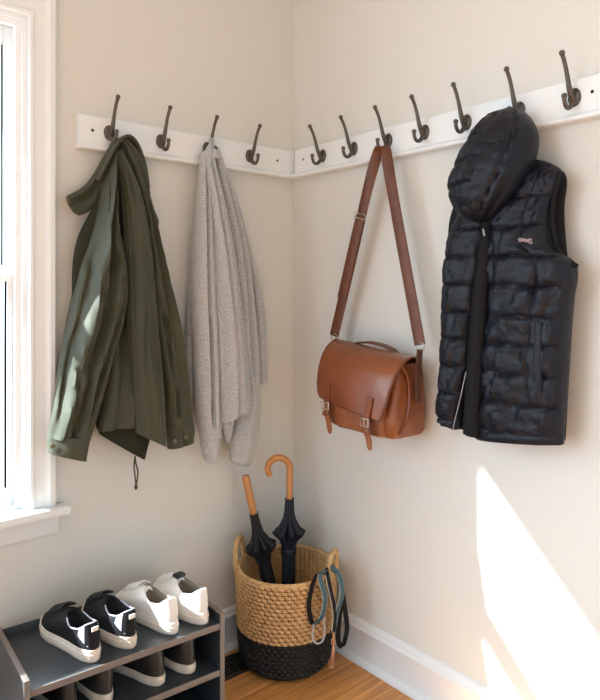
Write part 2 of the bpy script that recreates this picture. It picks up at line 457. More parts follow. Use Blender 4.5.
fp = part(jk, 'front_panel', bm, M['olive'])
# sleeve nearest the window
bm = bmesh.new()
sl = folds([([(0, .55), (.25, .42), (.5, .33), (.75, .25), (1, .2)], .085, .019, .05, 1.2),
            ([(0, .75), (.3, .62), (.6, .55), (.8, .55), (1, .55)], .075, -.020, .12, 1.1),
            ([(0, .3), (.3, .22), (.6, .12)], .05, -.012, .3, .9),
            ([(.3, .85), (.5, .72), (.7, .66)], .06, .016, .3, .85),
            ([(.35, .98), (.55, .85), (.75, .8)], .05, -.014, .35, .9), ([(.1, .15), (.5, .6)], .05, .012, .08, .5), ([(.5, .1), (.9, .5)], .045, -.012, .5, .95), ([(.62, .75), (.75, .35)], .10, .008, .55, .85)], .016, (18, 7), 11)
lobe(bm, onL, [(-0.688, 1.549), (-0.7199, 1.4622), (-0.751, 1.3449), (-0.7868, 1.2354), (-0.8138, 1.1128), (-0.8349, 1.0029), (-0.8506, 0.8941), (-0.8635, 0.8096), (-0.8686, 0.7766)], [(-0.6887, 1.5495), (-0.7003, 1.4585), (-0.6974, 1.3367), (-0.68, 1.2205), (-0.683, 1.1005), (-0.7117, 0.9932), (-0.737, 0.8879), (-0.7646, 0.7956), (-0.7755, 0.7655)],
     [(.05, .06), (.052, .085), (.054, .10), (.054, .11), (.052, .110), (.052, .104), (.052, .098), (.052, .094), (.052, .094)], [.012, .024, .032, .038, .040, .038, .034, .030, .028], [.015, .03, .04, .045, .045, .045, .04, .04, .04], sl, rows=90, n=56)
sv = part(jk, 'sleeve', bm, M['olive'])
bm = bmesh.new()
lobe(bm, onL, [(-0.8686, 0.7792), (-0.8712, 0.7563), (-0.8686, 0.7377)], [(-0.7755, 0.7708), (-0.7809, 0.74), (-0.7863, 0.7121)], [(.052, .094)] * 3, [.031, .033, .031], [.038, .040, .038],
     folds([([(0, .62), (1, .6)], .05, -.006, -1, 2)], .006, (30, 20), 3), rows=10, n=44)
cf = sub(sv, jk, 'cuff', bm, M['olive'])
def button(pt, out, par, r=.0065):
    bm = bmesh.new(); t = bmesh.new()
    lathe(t, [(.0001, .0022), (r * .55, .0018), (r * .7, .003), (r, .0022), (r, -.001), (.0001, -.001)], 16)
    q = Vector(out).normalized().to_track_quat('Z', 'Y').to_matrix().to_4x4()
    merge(bm, t, 0, Matrix.Translation(Vector(pt)) @ q); return bm
for p in [(-0.8756, -0.106, 0.7673), (-0.8168, -0.106, 0.7374)]:
    sub(sv, jk, 'button', button(p, (-.3, -1, 0), cf), M['brass_button'])
# far sleeve
bm = bmesh.new()
lobe(bm, onL, [(-0.6596, 1.5574), (-0.6236, 1.4453), (-0.6022, 1.3152), (-0.5898, 1.1745), (-0.5773, 1.0326), (-0.5616, 0.8891), (-0.5488, 0.7645)], [(-0.6387, 1.5576), (-0.5929, 1.4286), (-0.5584, 1.2889), (-0.5262, 1.1603), (-0.4933, 1.0287), (-0.4699, 0.8891), (-0.4597, 0.758)],
     [.05, .072, .080, .085, .088, .088, .088], [.01, .018, .026, .028, .030, .030, .028], [.012, .02, .025, .025, .025, .022, .022],
     folds([([(0, .4), (1, .55)], .07, -.010, .15, .9), ([(.2, .7), (1, .8)], .09, .010, .2, 1.1), ([(.5, .2), (.9, .35)], .06, -.014, .55, 1.0)],   .011, (18, 8), 15), rows=70, n=44)
sv2 = part(jk, 'sleeve', bm, M['olive'])
bm = bmesh.new()
lobe(bm, onL, [(-0.552, 0.7678), (-0.5456, 0.7354), (-0.5424, 0.7033)], [(-0.4563, 0.7635), (-0.4563, 0.7398), (-0.4597, 0.7136)], [.088] * 3, [.031] * 3, [.024] * 3, folds([([(0, .4), (1, .5)], .06, -.008, -1, 2)], .004, (30, 20), 8), rows=10, n=40)
sub(sv2, jk, 'cuff', bm, M['olive'])
for p in [(-0.4995, -0.1175, 0.7362), (-0.5352, -0.1175, 0.7301)]:
    sub(sv2, jk, 'button', button(p, (-.1, -1, 0), None), M['brass_button'])
# collar: two wings spread from the hook
bm = bmesh.new()
lobe(bm, onL, [(-0.6929, 1.5762), (-0.7187, 1.5262), (-0.7441, 1.4772), (-0.7771, 1.4362), (-0.8277, 1.405)], [(-0.6666, 1.5774), (-0.6871, 1.5168), (-0.7045, 1.4546), (-0.73, 1.3952), (-0.7906, 1.3531)], [.052, .046, .042, .042, .046], [.008, .008, .008, .008, .008], .008,
     folds([([(0, .2), (1, .15)], .10, .006, -1, 2), ([(0, .6), (1, .5)], .15, -.006, -1, 2)], .003, (20, 20), 21), rows=30, n=36, bot_round=.08)
co = part(jk, 'collar', bm, M['olive'])
bm = bmesh.new()
lobe(bm, onL, [(-0.6813, 1.5807), (-0.6488, 1.544), (-0.6277, 1.4824), (-0.6094, 1.4141), (-0.5971, 1.3585), (-0.5877, 1.3279)], [(-0.6518, 1.5824), (-0.6156, 1.5401), (-0.594, 1.4778), (-0.5877, 1.4103), (-0.5657, 1.355), (-0.5815, 1.3255)], [.056, .062, .066, .070, .074, .074], [.012, .012, .012, .014, .014, .010], .008,
     folds([([(0, .75), (1, .8)], .12, .005, -1, 2), ([(0, .4), (1, .5)], .12, -.006, -1, 2)], .003, (20, 20), 25), rows=36, n=36)
part(jk, 'collar', bm, M['olive'])
bm = bmesh.new()
P = [(-0.7392, -0.062, 1.4586), (-0.7165, -0.062, 1.5075), (-0.6964, -0.062, 1.5514), (-0.6788, -0.062, 1.576), (-0.6596, -0.062, 1.5886), (-0.6401, -0.062, 1.5818), (-0.6219, -0.062, 1.5562), (-0.6034, -0.062, 1.5076), (-0.5909, -0.062, 1.4519)]
ribbon(bm, P, Vector((0, -1, 0)), [.016, .028, .034, .036, .036, .036, .034, .028, .016], .007, 8)
part(jk, 'collar_stand', bm, M['olive'])
# drawcord
bm = bmesh.new()
P = [(-0.6374, -0.075, 0.6961), (-0.6344, -0.075, 0.6732), (-0.6283, -0.075, 0.6469), (-0.6344, -0.075, 0.6116)]; tube(bm, P, .0022, 8, True, 5)
P = [(-0.6393, -0.079, 0.6972), (-0.6423, -0.079, 0.6698), (-0.6393, -0.079, 0.6414), (-0.6363, -0.079, 0.6129)]; tube(bm, P, .0022, 8, True, 5)
ball(bm, [(-0.6353, -0.077, 0.6095)][0], .005, 1, 1, 1.6)
part(jk, 'drawcord', bm, M['olive_cord'])

# ------------------------------------------------------------------ grey knit cardigan
kn = thing('knit_cardigan', 'light grey marl knit cardigan draped from the left wall hook', 'cardigan', (-.33, -.08, .62))
def knit(name, Lp, Rp, off, fr, bk, d=None, rows=70, n=40, br=0.03):
    bm = bmesh.new(); lobe(bm, onL, Lp, Rp, off, fr, bk, d, rows, n, bot_round=br); return part(kn, name, bm, M['knit'])
knit('sleeve', [(-0.3766, 1.5762), (-0.4054, 1.4678), (-0.4302, 1.3432), (-0.4407, 1.1601), (-0.4511, 0.9934), (-0.458, 0.8366)], [(-0.362, 1.5813), (-0.3766, 1.4706), (-0.3875, 1.3458), (-0.3947, 1.1601), (-0.4018, 0.9907), (-0.4161, 0.832)], [.05, .045, .038, .034, .034, .034], [.008, .016, .018, .018, .018, .018], [.01, .02, .022, .022, .022, .02], folds([], .004, (10, 5), 2))
knit('front_panel', [(-0.4113, 1.578), (-0.4287, 1.459), (-0.446, 1.3088), (-0.4529, 1.1306), (-0.4495, 0.9821), (-0.4426, 0.833), (-0.4253, 0.7114), (-0.4113, 0.6401)], [(-0.3864, 1.5875), (-0.3864, 1.4632), (-0.3793, 1.312), (-0.3685, 1.1296), (-0.3576, 0.9765), (-0.3576, 0.8235), (-0.3648, 0.7022), (-0.3793, 0.6285)],
     [.052, .065, .075, .08, .08, .08, .08, .08], [.010, .026, .036, .042, .045, .045, .038, .026], [.01, .02, .03, .04, .04, .04, .035, .02],
     folds([([(0, .45), (1, .4)], .055, -.030, .0, .85), ([(0, .8), (1, .72)], .05, -.016, .1, .9)], .006, (14, 3), 5), n=52, br=.05)
knit('front_panel', [(-0.4064, 1.5844), (-0.4064, 1.4589), (-0.3993, 1.3099), (-0.3887, 1.1301), (-0.3816, 0.9794), (-0.378, 0.8586), (-0.3744, 0.7525)], [(-0.3708, 1.5864), (-0.3491, 1.4646), (-0.3233, 1.3136), (-0.3008, 1.1291), (-0.2819, 0.9733), (-0.2704, 0.8633), (-0.2627, 0.7936)],
     [.054, .07, .085, .095, .10, .10, .10], [.014, .032, .042, .048, .052, .052, .046], [.012, .02, .03, .035, .03, .02, .012],
     folds([([(0, .05), (1, .1)], .06, -.012, .05, .9), ([(0, .5), (1, .45)], .06, -.016, .0, 1.2), ([(0, .75), (1, .8)], .08, -.012, .15, 1.2)], .005, (12, 3), 9), n=52, br=.02)
knit('back_panel', [(-0.359, 1.5885), (-0.3332, 1.4709), (-0.307, 1.3168), (-0.2918, 1.1285), (-0.2842, 0.9706), (-0.2803, 0.8123), (-0.3108, 0.6905), (-0.3145, 0.6191)], [(-0.3369, 1.5884), (-0.2956, 1.4746), (-0.2532, 1.3194), (-0.2216, 1.1278), (-0.2056, 0.9658), (-0.2056, 0.804), (-0.2096, 0.6752), (-0.2375, 0.5897)],
     [.05, .055, .06, .065, .065, .07, .07, .07], [.01, .022, .03, .034, .036, .038, .034, .022], [.01, .02, .03, .04, .04, .04, .035, .02],
     folds([([(0, .5), (1, .5)], .06, -.020, .05, .7), ([(.6, .3), (1, .5)], .12, .008, .6, 1.2)], .006, (14, 3), 13), n=48, br=.05)
knit('sleeve', [(-0.3161, 1.5127), (-0.2702, 1.3836), (-0.2349, 1.2568), (-0.2069, 1.1273), (-0.1948, 0.98), (-0.1907, 0.8521)], [(-0.2971, 1.5116), (-0.2507, 1.385), (-0.211, 1.2575), (-0.1743, 1.127), (-0.1578, 0.9879), (-0.1578, 0.849)], [.045, .05, .05, .05, .05, .05], [.008, .012, .016, .018, .018, .017], [.01, .015, .02, .025, .025, .02], folds([], .003, (10, 5), 22))
knit('hem_fold', [(-0.3659, 0.8071), (-0.3586, 0.7601), (-0.3513, 0.7222), (-0.3366, 0.686)], [(-0.2991, 0.7994), (-0.3104, 0.7538), (-0.3179, 0.7174), (-0.3291, 0.6817)], [.085] * 4, [.018, .016, .014, .006], [.02, .02, .02, .01], None, 20, 28)
knit('yoke', [(-0.4054, 1.5601), (-0.3947, 1.5888), (-0.3804, 1.6092)], [(-0.3366, 1.5691), (-0.344, 1.596), (-0.3586, 1.6123)], [.06, .056, .05], [.018, .016, .008], [.02, .02, .008], folds([([(0, .3), (1, .4)], .08, -.008, -1, 2), ([(0, .7), (1, .6)], .08, -.006, -1, 2)]), 14, 40, 0)

# ------------------------------------------------------------------ satchel
sb = thing('satchel', 'tan leather satchel with two front straps hanging by its shoulder strap', 'bag', (-.09, -.455, .73))
def rr_ring(y0, y1, d0, d1, z, r, n=6):
    """rounded rectangle ring in plan (y, depth)"""
    pts = []
    for cy, cd, a0 in ((y0 - r, d1 - r, 0), (y1 + r, d1 - r, 90), (y1 + r, d0 + r, 180), (y0 - r, d0 + r, 270)):
        for k in range(n + 1):
            a = math.radians(a0 + 90 * k / n)
            pts.append((cy + r * math.cos(a) if True else 0, cd + r * math.sin(a)))
    return [onR(p[0], p[1], z(p) if callable(z) else z) for p in pts]
def bag_tilt(y): return .028 * (y + .31) / .3      # the right side hangs lower
bm = bmesh.new()
rows = []
for z, yl, yr, d0, d1, r in ((.758, -.385, -.590, .035, .135, .02), (.761, -.372, -.602, .022, .150, .022), (.772, -.362, -.608, .018, .156, .022), (.82, -.340, -.611, .018, .158, .020),
                              (.88, -.324, -.609, .018, .152, .018), (.93, -.316, -.604, .018, .142, .018), (.970, -.312, -.600, .02, .128, .018), (.985, -.318, -.596, .028, .118, .015)):
    rows.append([bm.verts.new(c + Vector((0, 0, bag_tilt(c.y) * smooth((z - .76) / .2)))) for c in rr_ring(yl, yr, d0, d1, z, r)])
grid_faces(bm, rows)
for q in (rows[0], rows[-1]): fan(bm, q, sum((v.co for v in q), Vector()) / len(q))
body = part(sb, 'body', bm, M['leather_light'], 'honey tan body')
# gusset fold on the side facing the room
bm = bmesh.new()
G = [onR(-.612, d, z) for d, z in ((.130, .955), (.110, .93), (.100, .88), (.108, .82), (.140, .772))]
tube(bm, G, .004, 8, True, 5)
sub(body, sb, 'gusset_seam', bm, M['leather'])
# front pocket under the flap
bm = bmesh.new()
rows = []
for z, yl, yr, d1 in ((.770, -.376, -.565, .160), (.777, -.366, -.575, .167), (.815, -.350, -.578, .170), (.86, -.340, -.578, .166)):
    rows.append([bm.verts.new(c + Vector((0, 0, bag_tilt(c.y) * .4))) for c in rr_ring(yl, yr, .13, d1, z, .012)])
grid_faces(bm, rows)
for q in (rows[0], rows[-1]): fan(bm, q, sum((v.co for v in q), Vector()) / len(q))
part(sb, 'front_pocket', bm, M['leather_light'])
# flap: over the top and down the front
def flap_pt(u, v, lift=0.0):
    # v along: 0 back top edge .. 1 lower front edge ; u across 0 left .. 1 right
    path = [(.030, .985), (.045, 1.002), (.080, 1.008), (.118, .998), (.148, .968), (.166, .925), (.173, .880), (.175, .842)]
    d, z = cat(path, v)
    yl = cat([-.304, -.306, -.310, -.316, -.320, -.322, -.324, -.328], v); yr = cat([-.600, -.606, -.612, -.616, -.612, -.602, -.594, -.584], v)
    y = lerp(yl, yr, u)
    z += bag_tilt(y) * 1.1 - .012 * (u - .3) * smooth((v - .4) / .6)
    # rounded lower corners
    e = min(u, 1 - u) * abs(yr - yl); R = .022
    if v > .5 and e < R: z += (R - math.sqrt(max(0, R * R - (R - e) ** 2))) * smooth((v - .75) / .25)
    d += lift + .004 * math.sin(PI * u) - .0 * v + .003 * noise.noise(Vector((y * 9, z * 9, 3)))
    return onR(y, d, z)
bm = bmesh.new()
nu, nv = 30, 42
o1 = [[bm.verts.new(flap_pt(u / nu, v / nv, .0045)) for u in range(nu + 1)] for v in range(nv + 1)]
o2 = [[bm.verts.new(flap_pt(u / nu, v / nv, 0)) for u in range(nu + 1)] for v in range(nv + 1)]
grid_faces(bm, o1, False); grid_faces(bm, o2, False, True)
for a, b in ((o1[0], o2[0]), (o1[-1], o2[-1]), ([r[0] for r in o1], [r[0] for r in o2]), ([r[-1] for r in o1], [r[-1] for r in o2])): grid_faces(bm, [a, b], False)
flap = part(sb, 'flap', bm, M['leather'], 'darker brown glossy flap', sharp=.9)
bm = bmesh.new()
rim = [flap_pt(.012, v / nv, .0055) for v in range(6, nv)] + [flap_pt(u / nu, .987, .0055) for u in range(1, nu)] + [flap_pt(.988, v / nv, .0055) for v in range(nv - 1, 5, -1)]
tube(bm, rim, .0011, 6)
sub(flap, sb, 'edge_stitching', bm, M['leather_dark'])
# closing straps with buckles
for (u0, zt) in ((.185, .748), (.80, .730)):
    y = lerp(-.301, -.585, u0)
    top = flap_pt(u0, .80, .008); mid = flap_pt(u0, .93, .008); low = flap_pt(u0, 1.0, .010)
    bm = bmesh.new()
    ribbon(bm, [top, mid, low, low + Vector((0.000, -.001, -.012))], Vector((0, 1, 0)), .021, .004)
    st = part(sb, 'closing_strap', bm, M['leather'])
    bm = bmesh.new()
    p = low + Vector((0, 0, -.012)); tt = Vector((p.x - .004, p.y - .020, zt))
    ribbon(bm, [p + Vector((.004, 0, .012)), p + Vector((-.004, -.002, -.012)), p.lerp(tt, .55), p.lerp(tt, .85), tt], Vector((0, 1, 0)), [.019, .019, .019, .017, .006], .004)
    sub(st, sb, 'strap_tail', bm, M['leather_light'])
    bm = bmesh.new()
    c = p + Vector((-.006, 0, .001)); w, h = .0145, .010
    tube(bm, [c + Vector((0, a * w, b * h)) for a, b in ((-1, -1), (1, -1), (1, 1), (-1, 1), (-1, -1))], .0018, 8)
    tube(bm, [c + Vector((0, 0, -h)), c + Vector((-.002, 0, h))], .0013, 6)
    sub(st, sb, 'buckle', bm, M['buckle'])
    bm = bmesh.new()
    kp = p + Vector((-.006, -.003, -.022)); box(bm, kp - Vector((.003, .0125, .006)), kp + Vector((.003, .0125, .006)), .002)
    sub(st, sb, 'keeper_loop', bm, M['leather'])
# carry handle on the top
bm = bmesh.new()
ribbon(bm, [onR(-.385, .07, 1.000), onR(-.400, .07, 1.003), onR(-.44, .07, 1.006), onR(-.49, .07, 1.001), onR(-.525, .07, .990), onR(-.540, .07, .980)], Vector((1, 0, 0)), .022, .006)
part(sb, 'carry_handle', bm, M['leather_dark'])
# shoulder strap up over the hook
HOOK = (.047, -.445, 1.596)
S1 = [(-0.065, -0.2787, 1.016), (-0.065, -0.3279, 1.1632), (-0.065, -0.3752, 1.308), (-0.065, -0.4168, 1.4392), (-0.065, -0.449, 1.5265), (-0.065, -0.4688, 1.5701)]
S2 = [(-0.07, -0.6238, 1.0109), (-0.07, -0.5924, 1.1466), (-0.07, -0.5565, 1.3003), (-0.07, -0.5269, 1.4295), (-0.07, -0.5081, 1.5173), (-0.07, -0.5005, 1.5642)]
bm = bmesh.new()
top_ = (Vector(S1[-1]) + Vector(S2[-1])) / 2 + Vector((0, 0, .006))
pts = [Vector(p) for p in S1] + [top_] + [Vector(p) for p in reversed(S2)]
wa, wb, wc = Vector((-.15, 1, 0)), Vector((-.5, .85, 0)), Vector((-.8, .6, 0))
wd = [wa, wa, wa, wa, wb, wc, wc, wc, wb, wa, wa, wa, wa]
ribbon(bm, pts, wd, [.034] * 4 + [.032, .028, .027, .028, .032] + [.034] * 4, .0035, 8)
stp = part(sb, 'shoulder_strap', bm, M['leather_dark'], 'dark brown shoulder strap')
bm = bmesh.new()
pa, pb = Vector(S1[2]), Vector(S1[1])
q = pa.lerp(pb, -.5)
ribbon(bm, [q + Vector((-.005, 0, 0)), pa.lerp(pb, .2) + Vector((-.006, 0, 0)), pb.lerp(Vector(S1[0]), .2) + Vector((-.005, 0, 0))], Vector((-.15, 1, 0)), .033, .0035)
sub(stp, sb, 'strap_end', bm, M['leather_dark'])
bm = bmesh.new()
ax = (pa - pb).normalized(); side = (Vector((-.15, 1, 0)) - Vector((-.15, 1, 0)).dot(ax) * ax).normalized()
c = q + Vector((-.008, 0, 0))
tube(bm, [c + side * a * .020 + ax * b * .007 for a, b in ((-1, -1), (1, -1), (1, 1), (-1, 1), (-1, -1))], .0018, 8)
sub(stp, sb, 'slide_buckle', bm, M['buckle'])
for P, dst in ((S1[0], onR(-.300, .075, .960)), (S2[0], onR(-.618, .070, .935))):
    bm = bmesh.new(); P = Vector(P); n = (Vector(dst) - P).normalized()
    c = P + n * .004
    tube(bm, [c + Vector((.15, 1, 0)).normalized() * .017 * math.cos(2 * PI * k / 16) + Vector((0, 0, 1)) * .011 * math.sin(2 * PI * k / 16) for k in range(17)], .002, 8)
    part(sb, 'strap_ring', bm, M['buckle'])
    bm = bmesh.new()
    ribbon(bm, [P + n * .008 + Vector((0, 0, -.004)), P.lerp(dst, .5), dst, dst + Vector((0, 0, -.08))], Vector((.15, 1, 0)) if dst.y > -.5 else Vector((1, .1, 0)), .026, .004)
    part(sb, 'strap_anchor', bm, M['leather_dark'])

# ------------------------------------------------------------------ quilted vest
vs = thing('puffer_vest', 'black quilted hooded puffer vest hanging on the right wall', 'vest', (-.08, -.88, .80))
SP = .0685; Z0 = 1.2386
def puff(amp, seams=(), zs=Z0, wr=.004, seed=1):
    def f(u, v, s, z):
        zz = z + .004 * noise.noise(Vector((s * 14, z * 3, seed))) 
        ph = ((zz - zs) / SP) % 1.0
        e = min(ph, 1 - ph) * SP
        a = 1 - math.exp(-e / .0055)
        d = amp * (a - .75)
        for us, w in seams: d -= amp * .8 * math.exp(-abs(u - us) / w)
        # gathers radiating from the stitch lines
        d += wr * noise.noise(Vector((s * 26 + z * 9, z * 7, seed))) * (.5 + .5 * a)
        d += wr * .7 * noise.noise(Vector((s * 55, z * 22 + s * 18, seed + 3))) + wr * .35 * noise.noise(Vector((s * 110 + z * 40, z * 60, seed + 9)))
        return d
    return f
bm = bmesh.new()
lobe(bm, onR, [(-0.884, 1.4831), (-0.7631, 1.432), (-0.7069, 1.3594), (-0.6972, 1.2404), (-0.6875, 1.1338), (-0.6842, 1.0266), (-0.6777, 0.9188), (-0.6744, 0.7974)], [(-0.9575, 1.4671), (-1.0188, 1.4235), (-1.0164, 1.3438), (-1.0259, 1.2405), (-1.0469, 1.2059), (-1.0377, 1.0931), (-1.0306, 0.9793), (-1.0212, 0.8188)],
     [.03, .04, .042, .045, .045, .045, .045, .045], .024, .03, None, rows=60, n=40, ex=.8)
part(vs, 'back_panel', bm, M['black_lining'])
# right front with side panel
FL = [(-0.9102, 1.4665), (-0.889, 1.427), (-0.8727, 1.3764), (-0.8617, 1.3246), (-0.8562, 1.2719), (-0.8534, 1.214), (-0.8478, 1.1122), (-0.8365, 1.0022), (-0.8252, 0.891), (-0.8165, 0.8161)]
FR = [(-0.9768, 1.4603), (-1.0273, 1.4257), (-1.0107, 1.3691), (-1.0036, 1.3199), (-1.0131, 1.2604), (-1.0641, 1.2116), (-1.0527, 1.1167), (-1.0459, 1.0165), (-1.0413, 0.916), (-1.0343, 0.8391)]
bm = bmesh.new()
lobe(bm, onR, FL, FR, [.05, .07, .08, .085, .085, .08, .08, .08, .08, .08], [.012, .024, .032, .036, .042, .050, .052, .052, .050, .044], [.01, .015, .02, .025, .03, .035, .04, .04, .04, .035],
     puff(.009, ((.66, .010),), wr=.010), rows=200, n=88, ex=.75)
pf = part(vs, 'front_panel', bm, M['black'])
bm = bmesh.new()
HL = [(-0.8165, 0.8185), (-0.8151, 0.8035), (-0.8137, 0.7909)]; HR = [(-1.0355, 0.8437), (-1.0355, 0.8303), (-1.0343, 0.8167)]
lobe(bm, onR, HL, HR, [.08] * 3, [.046, .050, .046], [.035] * 3, lambda u, v, s, z: -.012 + .002 * noise.noise(Vector((s * 50, z * 20, 1))), rows=12, n=60, ex=.75)
sub(pf, vs, 'hem_band', bm, M['black'])
# left front
bm = bmesh.new()
lobe(bm, onR, [(-0.7671, 1.3766), (-0.7364, 1.31), (-0.727, 1.2511), (-0.7207, 1.1865), (-0.7175, 1.1086), (-0.7143, 1.0174), (-0.708, 0.9257), (-0.7015, 0.8595), (-0.7015, 0.8281)], [(-0.8572, 1.3651), (-0.8461, 1.3009), (-0.8405, 1.2456), (-0.832, 1.1851), (-0.8234, 1.1119), (-0.8119, 1.0256), (-0.7944, 0.9377), (-0.7766, 0.8658), (-0.7584, 0.8053)],
     [.07, .08, .085, .085, .085, .085, .085, .085, .085], [.02, .03, .036, .038, .038, .038, .036, .034, .030], [.02, .02, .03, .03, .035, .035, .035, .03, .03], puff(.008, (), Z0 + .004, .008, 5), rows=170, n=64, ex=.8)
pl = part(vs, 'front_panel', bm, M['black'])
bm = bmesh.new()
tube(bm, [(-0.125, -0.8108, 0.9604), (-0.125, -0.7933, 0.8897), (-0.125, -0.7785, 0.8381), (-0.125, -0.771, 0.8095)], .0013, 6, True, 4)
sub(pl, vs, 'zip_teeth', bm, M['zip_metal'])
# zip placket
bm = bmesh.new()
lobe(bm, onR, [(-0.8444, 1.3246), (-0.836, 1.2333), (-0.8246, 1.1364), (-0.8131, 1.014), (-0.8015, 0.8902), (-0.7912, 0.8048)], [(-0.8721, 1.3224), (-0.8693, 1.2322), (-0.8639, 1.1369), (-0.8556, 1.017), (-0.8444, 0.8958), (-0.836, 0.8003)],
     [.105, .112, .115, .115, .112, .105], [.014] * 6, [.02] * 6, lambda u, v, s, z: .003 * noise.noise(Vector((s * 30, z * 26, 2))) - .004 * gauss(u - .22, .05) - .004 * gauss(u - .78, .05), rows=90, n=36, ex=.7)
pk = part(vs, 'zip_placket', bm, M['black_lining'])
bm = bmesh.new()
p = [(-0.133, -0.8643, 1.3055), (-0.133, -0.8684, 1.2887)]; tube(bm, [p[0], p[1]], [.0022, .0028], 8)
sub(pk, vs, 'zip_pull', bm, M['zip_metal'])
# pocket welt
bm = bmesh.new()
lobe(bm, onR, [(-0.9911, 1.0897), (-0.9899, 1.0273), (-0.9887, 0.9715), (-0.9875, 0.9112)], [(-1.0102, 1.0883), (-1.0102, 1.0288), (-1.0102, 0.9715), (-1.009, 0.9118)], [.118, .121, .121, .116], [.010] * 4, [.02] * 4, None, rows=30, n=24, ex=.6)
sub(pf, vs, 'pocket_welt', bm, M['black'])
# armhole binding
bm = bmesh.new()
tube(bm, [(-0.083, -1.0329, 1.4234), (-0.083, -1.02, 1.3893), (-0.083, -1.0117, 1.3453), (-0.083, -1.0129, 1.3003), (-0.083, -1.0224, 1.2593), (-0.083, -1.041, 1.2318), (-0.083, -1.0683, 1.2123)], .0055, 8, True, 6)
part(vs, 'armhole_binding', bm, M['black_lining'])
# small embroidered mark on the chest
bm = bmesh.new()
L0 = [(-0.139, -0.9609, 1.2713), (-0.139, -0.9939, 1.265)]
a, b = Vector(L0[0]), Vector(L0[1]); X = (b - a); up = Vector((0, 0, 1)); LEN = X.length; X.normalize()
def glyph(pts, r=.0010):
    tube(bm, [a + X * LEN * x + up * (y * .013 - .003) + Vector((-.0005, 0, 0)) for x, y in pts], r, 6, True, 3)
glyph([(0, .45), (.12, .75), (.22, .45), (.12, .15), (0, .45)]); glyph([(.26, .2), (.3, .8), (.38, .3), (.46, .8), (.5, .2)])
glyph([(.56, .2), (.6, .8), (.68, .3), (.73, .8), (.76, .2)]); glyph([(.98, .8), (.84, .9), (.84, .55), (.98, .45), (.96, .12), (.80, .15)])
part(vs, 'embroidered_mark', bm, M['logo'], 'small pale pink embroidered mark on the chest')
# hood
def hood_disp(u, v, s, z):
    ph = (v * 5.6 + .35 * math.sin(u * 3)) % 1.0
    a = 1 - math.exp(-min(ph, 1 - ph) / .09)
    q = 1 - smooth((u - .46) / .08)
    ph2 = 1 - math.exp(-abs(v - .40 - .25 * (u - .6) ** 2) / .02)
    q *= smooth((.88 - v) / .08)
    d = (.010 * a - .008) * q + (.006 * ph2 - .006) * (1 - smooth((u - .46) / .08) * 0) * (1 - q) * smooth((.86 - u) / .05)
    for path, w in (([(0, .55), (.3, .46), (.6, .50), (1, .58)], .020), ([(0, .75), (.25, .80), (.6, .82), (1, .7)], .022)):
        d -= .010 * math.exp(-abs(u - lin(path, v)) / (w * .6))
    if u > .8: d += .006 * math.sin(u * 40 + v * 6) * smooth((u - .8) / .1)
    if .2 < u < .45: d -= .004 * gauss(u - .26, .02)
    d += .006 * noise.noise(Vector((s * 26, z * 16, 4))) + .004 * noise.noise(Vector((s * 60, z * 50, 8)))
    return d
bm = bmesh.new()
lobe(bm, onR, [(-0.8802, 1.601), (-0.8444, 1.5847), (-0.8189, 1.5534), (-0.7985, 1.5129), (-0.7808, 1.4687), (-0.7688, 1.428), (-0.7718, 1.3877), (-0.7897, 1.3536), (-0.8189, 1.329)], [(-0.9023, 1.5999), (-0.9337, 1.5815), (-0.964, 1.5476), (-0.9789, 1.5083), (-0.9789, 1.4652), (-0.964, 1.424), (-0.9388, 1.3834), (-0.9076, 1.3492), (-0.8589, 1.3175)],
     [.052, .075, .09, .10, .11, .118, .12, .12, .118], [.012, .036, .055, .066, .072, .072, .064, .052, .034], [.012, .035, .06, .07, .07, .06, .05, .04, .03], hood_disp, rows=150, n=80, ex=.9, bot_round=.10)
part(vs, 'hood', bm, M['black'])
# ------------------------------------------------------------------ basket
BX, BY = -.172, -.172
bk = thing('woven_basket', 'round woven seagrass basket with a black lower third in the corner', 'basket', (BX, BY, 0))
prof = [(0, .118), (.012, .132), (.03, .1405), (.07, .1465), (.12, .149), (.19, .152), (.26, .154), (.30, .154)]
def brad(z): return lin(prof, z)
NC, ROW = 48, .0120
def weave(bm, z0, z1, per=6, amp=.0090):
    nr = int(round((z1 - z0) / ROW)); rows = []; n = NC * 8
    for j in range(nr * per + 1):
        f = j / per; k = min(int(f), nr - 1); fr = f - k
        z = lerp(z0, z1, f / nr)
        row = []
        for i in range(n):
            q = i / 8 + .5 * (k % 2) + .6 * (fr - .5)
            c = q % 1.0
            hgt = (max(0, math.sin(PI * c)) ** .8) * (max(0, math.sin(PI * min(max(fr, 0), 1))) ** .75)
            r = brad(z) + amp * hgt - amp * .29 + .0018 * noise.noise(Vector((i * .35, k * 3.1, 1)))
            a = 2 * PI * i / n
            row.append(bm.verts.new((BX + r * math.cos(a), BY + r * math.sin(a), z)))
        rows.append(row)
    grid_faces(bm, rows); return rows
bm = bmesh.new()
r0 = weave(bm, .118, .292)
n = len(r0[0])
